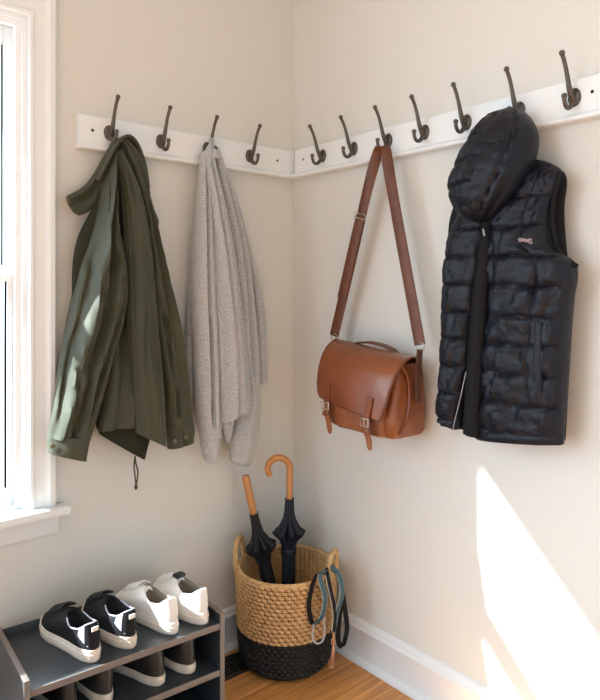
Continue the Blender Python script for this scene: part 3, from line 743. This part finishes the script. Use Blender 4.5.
# inner wall
inn = []
for z in (.292, .25, .2, .15, .118):
    inn.append([bm.verts.new((BX + (brad(z) - .012 + .003 * math.sin(i * .9 + z * 260)) * math.cos(2 * PI * i / n), BY + (brad(z) - .012 + .003 * math.sin(i * .9 + z * 260)) * math.sin(2 * PI * i / n), z)) for i in range(n)])
grid_faces(bm, inn)
nb = part(bk, 'natural_band', bm, M['straw'], 'natural straw coloured weave', sharp=1.2)
def shade_core(z0, z1):  # dark core added inside the weave so its gaps look shaded
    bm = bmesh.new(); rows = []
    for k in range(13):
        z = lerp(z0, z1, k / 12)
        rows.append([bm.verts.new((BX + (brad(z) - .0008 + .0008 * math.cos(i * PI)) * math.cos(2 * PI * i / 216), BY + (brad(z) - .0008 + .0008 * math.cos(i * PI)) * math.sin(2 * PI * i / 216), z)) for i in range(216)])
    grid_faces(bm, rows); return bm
sub(nb, bk, 'shade_core', shade_core(.119, .290), M['gap_shade'], 'dark brown core behind the weave, painted shade for its gaps')
bm = bmesh.new()
r0 = weave(bm, .012, .120)
bot = [[bm.verts.new((BX + q * math.cos(2 * PI * i / n), BY + q * math.sin(2 * PI * i / n), zz)) for i in range(n)] for q, zz in ((.126, .005), (.118, .0012), (.05, .0012))]
grid_faces(bm, [r0[0]] + bot); fan(bm, bot[-1], (BX, BY, .0012))
inn = [[bm.verts.new((BX + q * math.cos(2 * PI * i / n), BY + q * math.sin(2 * PI * i / n), zz)) for i in range(n)] for q, zz in ((.134, .118), (.128, .03), (.05, .012))]
grid_faces(bm, inn); fan(bm, inn[-1], (BX, BY, .012))
part(bk, 'black_band', bm, M['straw_black'], 'black dyed lower weave', sharp=1.2)
def rope(bm, pts, r, twist=26, n=18, sub_=14):
    P = [tuple(p) for p in pts]; m = (len(P) - 1) * sub_
    pts = [Vector(cat(P, i / m)) for i in range(m + 1)]
    rows = []; up = Vector((0, 0, 1)); L = 0
    for i, p in enumerate(pts):
        t = (pts[min(i + 1, m)] - pts[max(i - 1, 0)]).normalized()
        if i: L += (p - pts[i - 1]).length
        if abs(t.dot(up)) > .98: up = Vector((1, 0, 0))
        s = t.cross(up).normalized(); up = s.cross(t).normalized()
        row = []
        for k in range(n):
            a = 2 * PI * k / n
            rr = r * (.82 + .22 * abs(math.sin(1.5 * a + L / r * 1.1)))
            row.append(bm.verts.new(p + rr * (math.cos(a) * s + math.sin(a) * up)))
        rows.append(row)
    grid_faces(bm, rows); fan(bm, rows[0], pts[0]); fan(bm, rows[-1], pts[-1])
bm = bmesh.new()
rope(bm, [(BX + .149 * math.cos(2 * PI * i / 24), BY + .149 * math.sin(2 * PI * i / 24), .2935) for i in range(25)], .0072)
part(bk, 'rim', bm, M['straw'])
aR = math.radians(-40.4)
for ang, hh in ((aR + math.radians(168), .075), (aR - math.radians(20), .066)):
    rad = Vector((math.cos(ang), math.sin(ang), 0)); tan = Vector((-rad.y, rad.x, 0)); c0 = Vector((BX, BY, 0))
    bm = bmesh.new()
    rope(bm, [c0 + rad * .150 + tan * -.043 + Vector((0, 0, .275)), c0 + rad * .153 + tan * -.042 + Vector((0, 0, .31)), c0 + rad * .155 + tan * -.030 + Vector((0, 0, .29 + hh * .85)),
              c0 + rad * .156 + Vector((0, 0, .29 + hh)), c0 + rad * .155 + tan * .030 + Vector((0, 0, .29 + hh * .85)), c0 + rad * .153 + tan * .042 + Vector((0, 0, .31)), c0 + rad * .150 + tan * .043 + Vector((0, 0, .275))], .0085)
    part(bk, 'handle', bm, M['straw'])
HANG = math.degrees(aR) - 12

# ------------------------------------------------------------------ umbrellas
def umbrella(root, top, bottom, zc, scale, cloth, seed, wrap=True):
    """canopy along the axis from `top` (handle end) to `bottom`; zc distance from top where canopy begins"""
    top, bottom = Vector(top), Vector(bottom); ax = (bottom - top); Lg = ax.length; ax.normalize()
    q = ax.to_track_quat('Z', 'X').to_matrix().to_4x4(); Mx = Matrix.Translation(top) @ q
    def star(a, z, k):
        amp, ph = k[0], seed
        return 1 + amp * abs(math.cos(4 * (a + ph + z * 2))) - amp * .5
    z0 = zc
    prof = [(.0105, z0 - .004, 0), (.0125, z0 + .002, .25), (.0140, z0 + .03, .25), (.0175, z0 + .055, .3), (.027, z0 + .083, .6), (.037, z0 + .098, 1.0), (.035, z0 + .106, .9), (.0245, z0 + .125, .5), (.0195, z0 + .150, .22),
            (.0205, z0 + .19, .22), (.020, z0 + .26, .25), (.017, z0 + .34, .25), (.009, Lg - .02, .1), (.004, Lg - .004, 0)]
    prof = [(r * scale if r > .012 else r, z, k) for r, z, k in prof if z < Lg]
    bm = bmesh.new(); rows = lathe(bm, prof, 64, Mx, star)
    fan(bm, rows[0], Mx @ Vector((0, 0, prof[0][1]))); fan(bm, rows[-1], Mx @ Vector((0, 0, prof[-1][1])))
    cp = part(root, 'canopy', bm, cloth, sharp=1.0)
    bm = bmesh.new()
    for k in range(8):      # rib tips round the handle
        a = 2 * PI * k / 8
        tube(bm, [Mx @ Vector((.0125 * math.cos(a), .0125 * math.sin(a), z0 + .012)), Mx @ Vector((.0135 * math.cos(a), .0135 * math.sin(a), z0 - .009))], [.0022, .0014], 6)
    sub(cp, root, 'rib_tips', bm, cloth)
    if wrap:
        bm = bmesh.new(); rows = lathe(bm, [(.0235 * scale, z0 + .150), (.0245 * scale, z0 + .152), (.0245 * scale, z0 + .170), (.0235 * scale, z0 + .172)], 40, Mx)
        sub(cp, root, 'tie_band', bm, cloth)
    return Mx
u1t, u1b = Vector((-.243, -.052, .562)), Vector((-.172, -.162, .016))
um1 = thing('umbrella', 'black folded umbrella with a straight wooden handle, leaning in the basket', 'umbrella', tuple(u1b), group='umbrellas in the basket')
Mx = umbrella(um1, u1t, u1b, .128, 1.0, M['umb_black'], .3, False)
bm = bmesh.new(); rows = lathe(bm, [(.0085, -.002), (.0118, .001), (.0128, .010), (.0126, .06), (.0122, .11), (.0105, .126), (.006, .128)], 24, Mx)
fan(bm, rows[0], Mx @ Vector((0, 0, -.003))); fan(bm, rows[-1], Mx @ Vector((0, 0, .128)))
part(um1, 'handle', bm, M['wood_handle'], 'straight honey coloured wooden handle')
u2t, u2b = Vector((-.120, -.128, .560)), Vector((-.152, -.155, .016))
um2 = thing('umbrella', 'navy black folded umbrella with a curved wooden crook handle in the basket', 'umbrella', tuple(u2b), group='umbrellas in the basket')
umbrella(um2, u2t, u2b, .083, 1.02, M['umb_navy'], .0, True)
bm = bmesh.new()
rv = Vector((.761, -.648, 0)); ax = (u2b - u2t).normalized()
base = u2t + ax * .086
pts = [base, u2t + ax * .03, u2t - ax * .010]
cr = .036; cc = u2t - ax * .018 - rv * cr
for k in range(0, 9):
    a = math.radians(8 + k * 26.5)
    pts.append(cc + rv * cr * math.cos(a) + Vector((0, 0, 1)) * cr * math.sin(a))
tube(bm, pts, [.0098, .0108, .0112] + [.0112] * 5 + [.0108, .0102, .0096, .0085], 16, True, 5)
part(um2, 'handle', bm, M['wood_handle'], 'curved honey coloured wooden crook')

# ------------------------------------------------------------------ leash
ls = thing('dog_leash', 'teal and charcoal dog leash looped over the right basket handle', 'leash', [(-0.1492, -0.3418, 0.2388)][0])
dv = Vector((.648, .761, 0))
def strap(name, pts, width, m, edge=False):
    bm = bmesh.new(); P = [Vector(p) for p in pts]
    ribbon(bm, P, rv * .85 + dv * .5, width, .0028, 8)
    o = part(ls, name, bm, m)
    if edge:
        b2 = bmesh.new()
        for s_ in (-1, 1):
            tube(b2, [p + (rv * .85 + dv * .5).normalized() * s_ * width * .5 for p in P], .0012, 6, True, 8)
        sub(o, ls, 'edge_stitching', b2, M['leash_edge'])
    return o
S_ = [(-0.1719, -0.3619, 0.3323), (-0.1852, -0.3505, 0.3323), (-0.1986, -0.3392, 0.3176), (-0.2075, -0.3316, 0.2767), (-0.212, -0.3278, 0.2357), (-0.2075, -0.3316, 0.1948), (-0.1986, -0.3392, 0.1772)]; strap('strap', S_, .014, M['leash_black'], False)
S_ = [(-0.1797, -0.3618, 0.3403), (-0.1908, -0.3524, 0.3286), (-0.1864, -0.3561, 0.2995), (-0.1797, -0.3618, 0.2644), (-0.1819, -0.3599, 0.2323), (-0.1886, -0.3542, 0.2032), (-0.2041, -0.341, 0.1827)]; strap('strap', S_, .015, M['teal'], True)
S_ = [(-0.1741, -0.36, 0.3469), (-0.1696, -0.3638, 0.3176), (-0.1629, -0.3695, 0.2767), (-0.1563, -0.3752, 0.2357), (-0.154, -0.3771, 0.2006), (-0.1574, -0.3742, 0.1597)]; strap('strap', S_, .013, M['leash_black'], True)
S_ = [(-0.1595, -0.3659, 0.3477), (-0.1461, -0.3773, 0.333), (-0.1372, -0.3849, 0.3037), (-0.1349, -0.3868, 0.2685), (-0.1416, -0.3811, 0.2333), (-0.1484, -0.3754, 0.201), (-0.1528, -0.3716, 0.1687)]; strap('strap', S_, .014, M['teal'], True)
S_ = [(-0.1458, -0.3512, 0.342), (-0.13, -0.3647, 0.3154), (-0.121, -0.3724, 0.2709), (-0.1142, -0.3781, 0.2116), (-0.1097, -0.382, 0.1582), (-0.1165, -0.3762, 0.1138), (-0.1233, -0.3705, 0.1049), (-0.13, -0.3647, 0.1227), (-0.1278, -0.3666, 0.176), (-0.1233, -0.3705, 0.2294), (-0.1187, -0.3743, 0.259)]; strap('handle_loop', S_, .016, M['leash_black'], False)
bm = bmesh.new()
tube(bm, [(-0.2075, -0.3447, 0.1853), (-0.2108, -0.3419, 0.1591), (-0.2086, -0.3438, 0.1388), (-0.1986, -0.3523, 0.1315), (-0.1875, -0.3617, 0.1417), (-0.1842, -0.3646, 0.1708), (-0.1853, -0.3636, 0.2057)], .0026, 8, True, 6)
part(ls, 'cord_loop', bm, M['leash_edge'], 'pale grey loop end')
bm = bmesh.new()
ck = [Vector(p) for p in [(-0.1608, -0.3779, 0.1623), (-0.1613, -0.3775, 0.1215), (-0.163, -0.376, 0.0923), (-0.1653, -0.3741, 0.0631)]]
tube(bm, [ck[0], ck[1]], [.003, .0028], 8)
tube(bm, [ck[1] + Vector((0, 0, .012)) + rv * .006 * math.cos(2 * PI * k / 14) + Vector((0, 0, .009)) * math.sin(2 * PI * k / 14) for k in range(15)], .0017, 8)
tube(bm, [ck[1], ck[2], ck[3]], [.0045, .0068, .0050], 10, True, 4)
h = ck[3]
tube(bm, [h + rv * a + Vector((0, 0, b)) for a, b in ((-.006, .018), (-.008, .006), (-.005, -.004), (.003, -.005), (.007, .004), (.006, .016))], .0020, 8, True, 4)
part(ls, 'snap_clip', bm, M['clip'], 'copper coloured snap clip')

# ------------------------------------------------------------------ shoe rack
A = math.radians(-3.5)
RW, RD = .492, .275
rk = thing('shoe_rack', 'low charcoal open shoe rack with grey edges against the window wall', 'shoe rack', (-.996, -.046, 0), A)
# local: x 0..RW along the wall, y 0..-RD out from the wall
PT = .0125
ZS = (.300, .180, .062)
for x0 in (0, RW - PT):
    bm = bmesh.new(); box(bm, (x0, -RD + .003, 0), (x0 + PT, 0, .322), .001)
    p_ = part(rk, 'side_panel', bm, M['rack'], world=False, sharp=.3)
    bm = bmesh.new(); box(bm, (x0, -RD, 0), (x0 + PT, -RD + .003, .3225), .0008); box(bm, (x0, -RD, .3222), (x0 + PT, 0, .3245), .0008)
    sub(p_, rk, 'edge_band', bm, M['rack_edge'], 'grey edge band', world=False)
for z in ZS:
    bm = bmesh.new(); box(bm, (PT, -RD + .006, z - .015), (RW - PT, -.006, z), .0008)
    p_ = part(rk, 'shelf', bm, M['rack'], world=False)
    bm = bmesh.new(); box(bm, (PT, -RD + .003, z - .0155), (RW - PT, -RD + .006, z + .0003), .0006)
    sub(p_, rk, 'edge_band', bm, M['rack_edge'], 'grey edge band', world=False)
bm = bmesh.new(); box(bm, (PT, -.006, .02), (RW - PT, -.001, .318), .0008); part(rk, 'back_panel', bm, M['rack'], world=False)
def rk_world(x, y, z):
    return rk.location + Matrix.Rotation(A, 3, 'Z') @ Vector((x, y, z))

# ------------------------------------------------------------------ shoes
def shoe_plan(a, L, w, side):
    """outline point for angle a (0 = toe, pi = heel) ; y 0 heel .. L toe"""
    c, s = math.cos(a), math.sin(a)
    y = L / 2 + L / 2 * math.copysign(abs(c) ** .88, c)
    t = y / L
    hw = w / 2 * lin([(0, .66), (.12, .74), (.35, .74), (.55, .88), (.70, 1.0), (.85, .95), (1.0, .75)], t)
    x = hw * math.copysign(abs(s) ** .80, s)
    x += side * .010 * (smooth((t - .45) / .55)) - side * .004 * math.sin(PI * t)
    return x, y
def make_shoe(root, L, w, kind, side):
    n = 48
    if kind == 'black': sole, up, line, lace = M['sole'], M['shoe_black'], M['shoe_lining_dark'], M['lace_black']
    elif kind == 'white': sole, up, line, lace = M['sole_white'], M['shoe_white'], M['shoe_lining'], M['lace_white']
    else: sole, up, line, lace = M['sole'], M['shoe_black_leather'], M['shoe_lining_dark'], M['lace_black']
    hs = .030 if kind != 'leather' else .024
    ang = [2 * PI * i / n for i in range(n)]
    # sole
    bm = bmesh.new(); rows = []
    for k, z in ((.93, 0.0), (.985, .003), (1.0, .010), (1.0, hs - .006), (.985, hs - .001), (.93, hs)):
        row = []
        for a in ang:
            x, y = shoe_plan(a, L, w, side); y = L / 2 + (y - L / 2) * (1 - (1 - k) * .5)
            t = y / L
            row.append(bm.verts.new((x * k, y, z + .008 * smooth((t - .82) / .18) * (1 - z / hs * .6))))
        rows.append(row)
    grid_faces(bm, rows); fan(bm, rows[0], (0, L / 2, 0)); fan(bm, rows[-1], (0, L / 2, hs))
    so = part(root, 'sole', bm, sole, world=False)
    bm = bmesh.new()
    pts = [Vector((shoe_plan(a, L, w, side)[0] * 1.004, L / 2 + (shoe_plan(a, L, w, side)[1] - L / 2) * 1.004, hs * .62)) for a in ang]
    tube(bm, pts + [pts[0]], .0011, 6); sub(so, root, 'sole_line', bm, sole, world=False)
    # upper
    oy, ol, ow = .070, .056, .027           # opening centre, half length, half width
    def open_pt(a):
        c, s = math.cos(a), math.sin(a)
        y = oy + ol * math.copysign(abs(c) ** .9, c); x = ow * s * (1.0 if c < 0 else (1 - .25 * c))
        z = .078 + .010 * smooth((-c - .5) / .5) - .011 * (1 - abs(c)) + .009 * smooth(c)
        x += side * .002
        return Vector((x, y, z))
    def up_pt(a, t):
        x, y = shoe_plan(a, L, w, side); x *= .955; y = L / 2 + (y - L / 2) * .975
        o = open_pt(a)
        c = math.cos(a)
        fwd = smooth((c + .1) / 1.1)
        zt = lerp(math.sin(t * PI / 2) ** 1.0, lin([(0, 0), (.12, .28), (.25, .42), (.45, .56), (.75, .84), (1, 1)], t), fwd)
        xt = lerp(1 - math.cos(t * PI / 2), t ** 1.15, fwd)
        wob = 1 - .0 * t
        p = Vector((lerp(x, o.x, xt * (.75 + .25 * t)), lerp(y, o.y, lerp(t, xt, fwd * .6)), lerp(hs - .004, o.z, zt)))
        return p
    bm = bmesh.new(); nt = 20
    rows = [[bm.verts.new(up_pt(a, k / nt)) for a in ang] for k in range(nt + 1)]
    # rolled collar edge
    rows.append([bm.verts.new(open_pt(a) + Vector((-.002 * math.sin(a), -.002 * math.cos(a), .0008))) for a in ang])
    grid_faces(bm, rows)
    upo = part(root, 'upper', bm, up, world=False, sharp=1.2)
    def on_upper(a, z, out=.0016):
        lo, hi = 0.0, 1.0
        for _ in range(14):
            md = (lo + hi) / 2
            if up_pt(a, md).z < z: lo = md
            else: hi = md
        p = up_pt(a, lo); return p + Vector((math.sin(a) * out, math.cos(a) * out, out * .3))
    if kind == 'black':
        for sg in (-1, 1):
            bm = bmesh.new(); rows = []
            for k in range(9):
                a = PI + sg * (.42 + .5 * k / 8); zt = open_pt(a).z - .002; zb = lerp(.036, .058, abs(k / 8) ** 1.2)
                rows.append([bm.verts.new(on_upper(a, lerp(zb, zt, j / 6))) for j in range(7)])
            grid_faces(bm, rows, False)
            sub(upo, root, 'heel_patch', bm, M['shoe_lilac'], 'pale lilac side patch', world=False)
        bm = bmesh.new()
        tube(bm, [open_pt(PI + k * .16) + Vector((0, 0, .0004)) for k in range(-13, 14)], .0016, 8)
        sub(upo, root, 'collar_trim', bm, M['shoe_lilac'], 'pale lilac collar edge', world=False)
    if kind == 'white':
        for sg in (-1, 1):
            bm = bmesh.new(); tube(bm, [on_upper(PI + sg * (.5 + .06 * k), .044 + .0016 * k, .0004) for k in range(16)], .0010, 6)
            sub(upo, root, 'panel_seam', bm, M['lace_white'], world=False)
            bm = bmesh.new(); tube(bm, [on_upper(PI + sg * (.9 + .02 * k), .040 + .0036 * k, .0004) for k in range(9)], .0010, 6)
            sub(upo, root, 'panel_seam', bm, M['lace_white'], world=False)
    # lining
    bm = bmesh.new(); rows = []
    for z, k in ((None, .94), (.072, .88), (.055, .84), (.037, .80)):
        row = []
        for a in ang:
            o = open_pt(a); p = Vector(((o.x) * k, oy + (o.y - oy) * k, o.z - .001 if z is None else min(z, o.z - .004)))
            row.append(bm.verts.new(p))
        rows.append(row)
    grid_faces(bm, rows); fan(bm, rows[-1], (0, oy, .036))
    sub(upo, root, 'lining', bm, line, world=False)
    # tongue
    bm = bmesh.new()
    tr = []
    for y, z, hw in ((.185, .050, .014), (.165, .062, .015), (.145, .072, .016), (.132, .078, .016), (.120, .083, .015), (.112, .085, .012)):
        top_ = [Vector((side * .003 + hw * q, y, z + .004 - .012 * q * q)) for q in (-1, -.75, -.5, -.25, 0, .25, .5, .75, 1)]
        bot_ = [v - Vector((0, .002, .005)) for v in reversed(top_)]
        tr.append([bm.verts.new(v) for v in top_ + bot_])
    grid_faces(bm, tr)
    for q in (tr[0], tr[-1]): fan(bm, q, sum((v.co for v in q), Vector()) / len(q))
    tg = part(root, 'tongue', bm, up, world=False)
    if kind == 'white' and side > 0:
        bm = bmesh.new(); box(bm, (-.012, .110, .085), (.018, .134, .095), .004)
        sub(tg, root, 'tongue_label', bm, M['shoe_black_leather'], 'dark tongue label', world=False)
    # laces
    bm = bmesh.new()
    for k in range(5):
        y = .133 + k * .0125; z = .0905 - k * .0056
        for sgn in (1, -1):
            tube(bm, [Vector((side * .003 - sgn * .021, y, z - .006)), Vector((side * .003 - sgn * .008, y + .004, z + .002)), Vector((side * .003 + sgn * .008, y + .009, z)), Vector((side * .003 + sgn * .021, y + .013, z - .012))], .0021, 6, True, 3)
    part(root, 'laces', bm, lace, world=False)
    # heel tab
    bm = bmesh.new(); rows = []
    for z in (.040, .052, .066, .078, .0865):
        row = []
        for k in range(-6, 7):
            a = PI + k * .10
            tt = max(0, min(1, (z - hs + .004) / (open_pt(a).z - hs + .004)))
            lo, hi = 0.0, 1.0
            for _ in range(14):
                md = (lo + hi) / 2
                if up_pt(a, md).z < min(z, open_pt(a).z - .0008): lo = md
                else: hi = md
            p = up_pt(a, lo); row.append(p + Vector((math.sin(a) * .0022, math.cos(a) * .0022, 0)))
        rows.append([bm.verts.new(p) for p in row])
    grid_faces(bm, rows, False)
    ht = part(root, 'heel_tab', bm, up if kind != 'white' else M['shoe_white'], world=False)
    if kind == 'black':
        bm = bmesh.new(); box(bm, (-.008, -.0005, .0715), (.008, .0035, .0815), .001)
        bmesh.ops.translate(bm, verts=bm.verts, vec=(0, on_upper(PI, .0765).y - .0042, 0))
        tag_ = sub(ht, root, 'heel_tag', bm, M['shoe_white'], 'small white heel tag', world=False)
def place(root, x, y, z, rz):
    root.location = rk_world(x, y, z + .0006); root.rotation_euler = (0, 0, A + rz)

SH = [('sneaker', 'black', .242, .090, 'black sneaker with pale heel lining, leftmost on the top shelf', .163, -.255, ZS[0], .16, -1, 'black sneakers on the top shelf'),
      ('sneaker', 'black', .242, .090, 'black sneaker with pale heel lining, standing next to the white pair', .254, -.252, ZS[0], .16, 1, 'black sneakers on the top shelf'),
      ('sneaker', 'white', .242, .086, 'white sneaker touching the black pair side of the top shelf', .364, -.255, ZS[0], .20, -1, 'white sneakers on the top shelf'),
      ('sneaker', 'white', .242, .086, 'white sneaker with a dark tongue label at the right end of the top shelf', .448, -.258, ZS[0], .17, 1, 'white sneakers on the top shelf'),
      ('shoe', 'leather', .216, .084, 'black shoe half hidden at the left end of the lower shelf', .112, -.240, ZS[1], .10, -1, 'black shoes on the lower shelf'),
      ('shoe', 'leather', .216, .084, 'black shoe with a cream sole, second from left on the lower shelf', .199, -.236, ZS[1], .05, 1, 'black shoes on the lower shelf'),
      ('shoe', 'leather', .216, .090, 'black leather shoe angled left in the middle of the lower shelf', .332, -.245, ZS[1], .25, -1, 'black shoes on the lower shelf'),
      ('shoe', 'leather', .216, .088, 'black leather shoe at the right end of the lower shelf', .414, -.246, ZS[1], .08, 1, 'black shoes on the lower shelf')]
for nm, kind, Ls, ws, lab, x, y, z, rz, side, grp in SH:
    r_ = thing(nm, lab, 'shoe', group=grp)
    make_shoe(r_, Ls, ws, kind, side)
    place(r_, x, y, z, rz)

# ------------------------------------------------------------------ floor vent
vt = thing('floor_vent', 'bronze floor register between the shoe rack and the basket', 'vent', (-.36, -.095, 0))
bm = bmesh.new()
x0, x1, y0, y1 = -.50, -.235, -.150, -.045
box(bm, (x0, y0, 0), (x1, y0 + .014, .004), .001); box(bm, (x0, y1 - .014, 0), (x1, y1, .004), .001)
box(bm, (x0, y0, 0), (x0 + .014, y1, .004), .001); box(bm, (x1 - .014, y0, 0), (x1, y1, .004), .001)
part(vt, 'frame', bm, M['vent'])
bm = bmesh.new(); box(bm, (x0 + .012, y0 + .012, 0.0003), (x1 - .012, y1 - .012, .0009)); part(vt, 'duct_shade', bm, M['pit_shade'])  # black sheet laid on the floor in place of shade down the duct
for k in range(18):
    xx = x0 + .022 + k * .0131
    bm = bmesh.new(); box(bm, (xx, y0 + .012, .0008), (xx + .0045, y1 - .012, .0036), .0006); part(vt, 'slat', bm, M['vent'])

# ------------------------------------------------------------------ light
sun = bpy.data.lights.new('Sun', 'SUN'); so = bpy.data.objects.new('Sun', sun); C.objects.link(so)
sun.energy = 12.5; sun.angle = math.radians(.9); sun.color = (.91, .965, 1)
SDIR = Vector((1, -.835, -.90))
so.rotation_euler = SDIR.to_track_quat('-Z', 'Y').to_euler()
w = bpy.data.worlds.new('World'); sc.world = w; w.use_nodes = True
nt = w.node_tree; N = nt.nodes; L = nt.links
bg = N['Background']
tc = N.new('ShaderNodeTexCoord'); sx = N.new('ShaderNodeSeparateXYZ'); L.new(tc.outputs['Generated'], sx.inputs[0])
def ramp(sock, lo, hi, c0, c1):
    mr = N.new('ShaderNodeMapRange'); mr.inputs['From Min'].default_value = lo; mr.inputs['From Max'].default_value = hi
    mr.interpolation_type = 'SMOOTHSTEP'
    L.new(sock, mr.inputs['Value'])
    mx = N.new('ShaderNodeMix'); mx.data_type = 'RGBA'
    L.new(mr.outputs['Result'], mx.inputs['Factor'])
    for k, c in (('A', c0), ('B', c1)):
        if isinstance(c, tuple): mx.inputs[k].default_value = (*c, 1)
        else: L.new(c, mx.inputs[k])
    return mx.outputs['Result']
outside = ramp(sx.outputs['Z'], -.12, .10, (1.3, 1.4, 1.5), (3.3, 3.9, 4.6))     # ground, sky
col = ramp(sx.outputs['Y'], -.25, .25, (.345, .41, .475), outside)               # the rest of the house, outdoors
L.new(col, bg.inputs['Color'])

# ------------------------------------------------------------------ camera
cam = bpy.data.cameras.new('Camera'); co_ = bpy.data.objects.new('Camera', cam); C.objects.link(co_)
cam.sensor_fit = 'HORIZONTAL'; cam.sensor_width = 36; cam.lens = 646 / 600 * 36
cam.shift_y = -61 / 600
co_.location = (-1.457, -1.750, 1.163)
co_.rotation_euler = (PI / 2, 0, math.radians(49.6 - 90))
cam.clip_start = .02
sc.camera = co_
sc.view_settings.view_transform = 'Standard'; sc.view_settings.look = 'None'
sc.view_settings.gamma = 1; sc.view_settings.use_curve_mapping = False
sc.view_settings.exposure = 1.22
sc.cycles.max_bounces = 10; sc.cycles.diffuse_bounces = 6
sc.cycles.use_denoising = True
sc.cycles.sample_clamp_indirect = 6
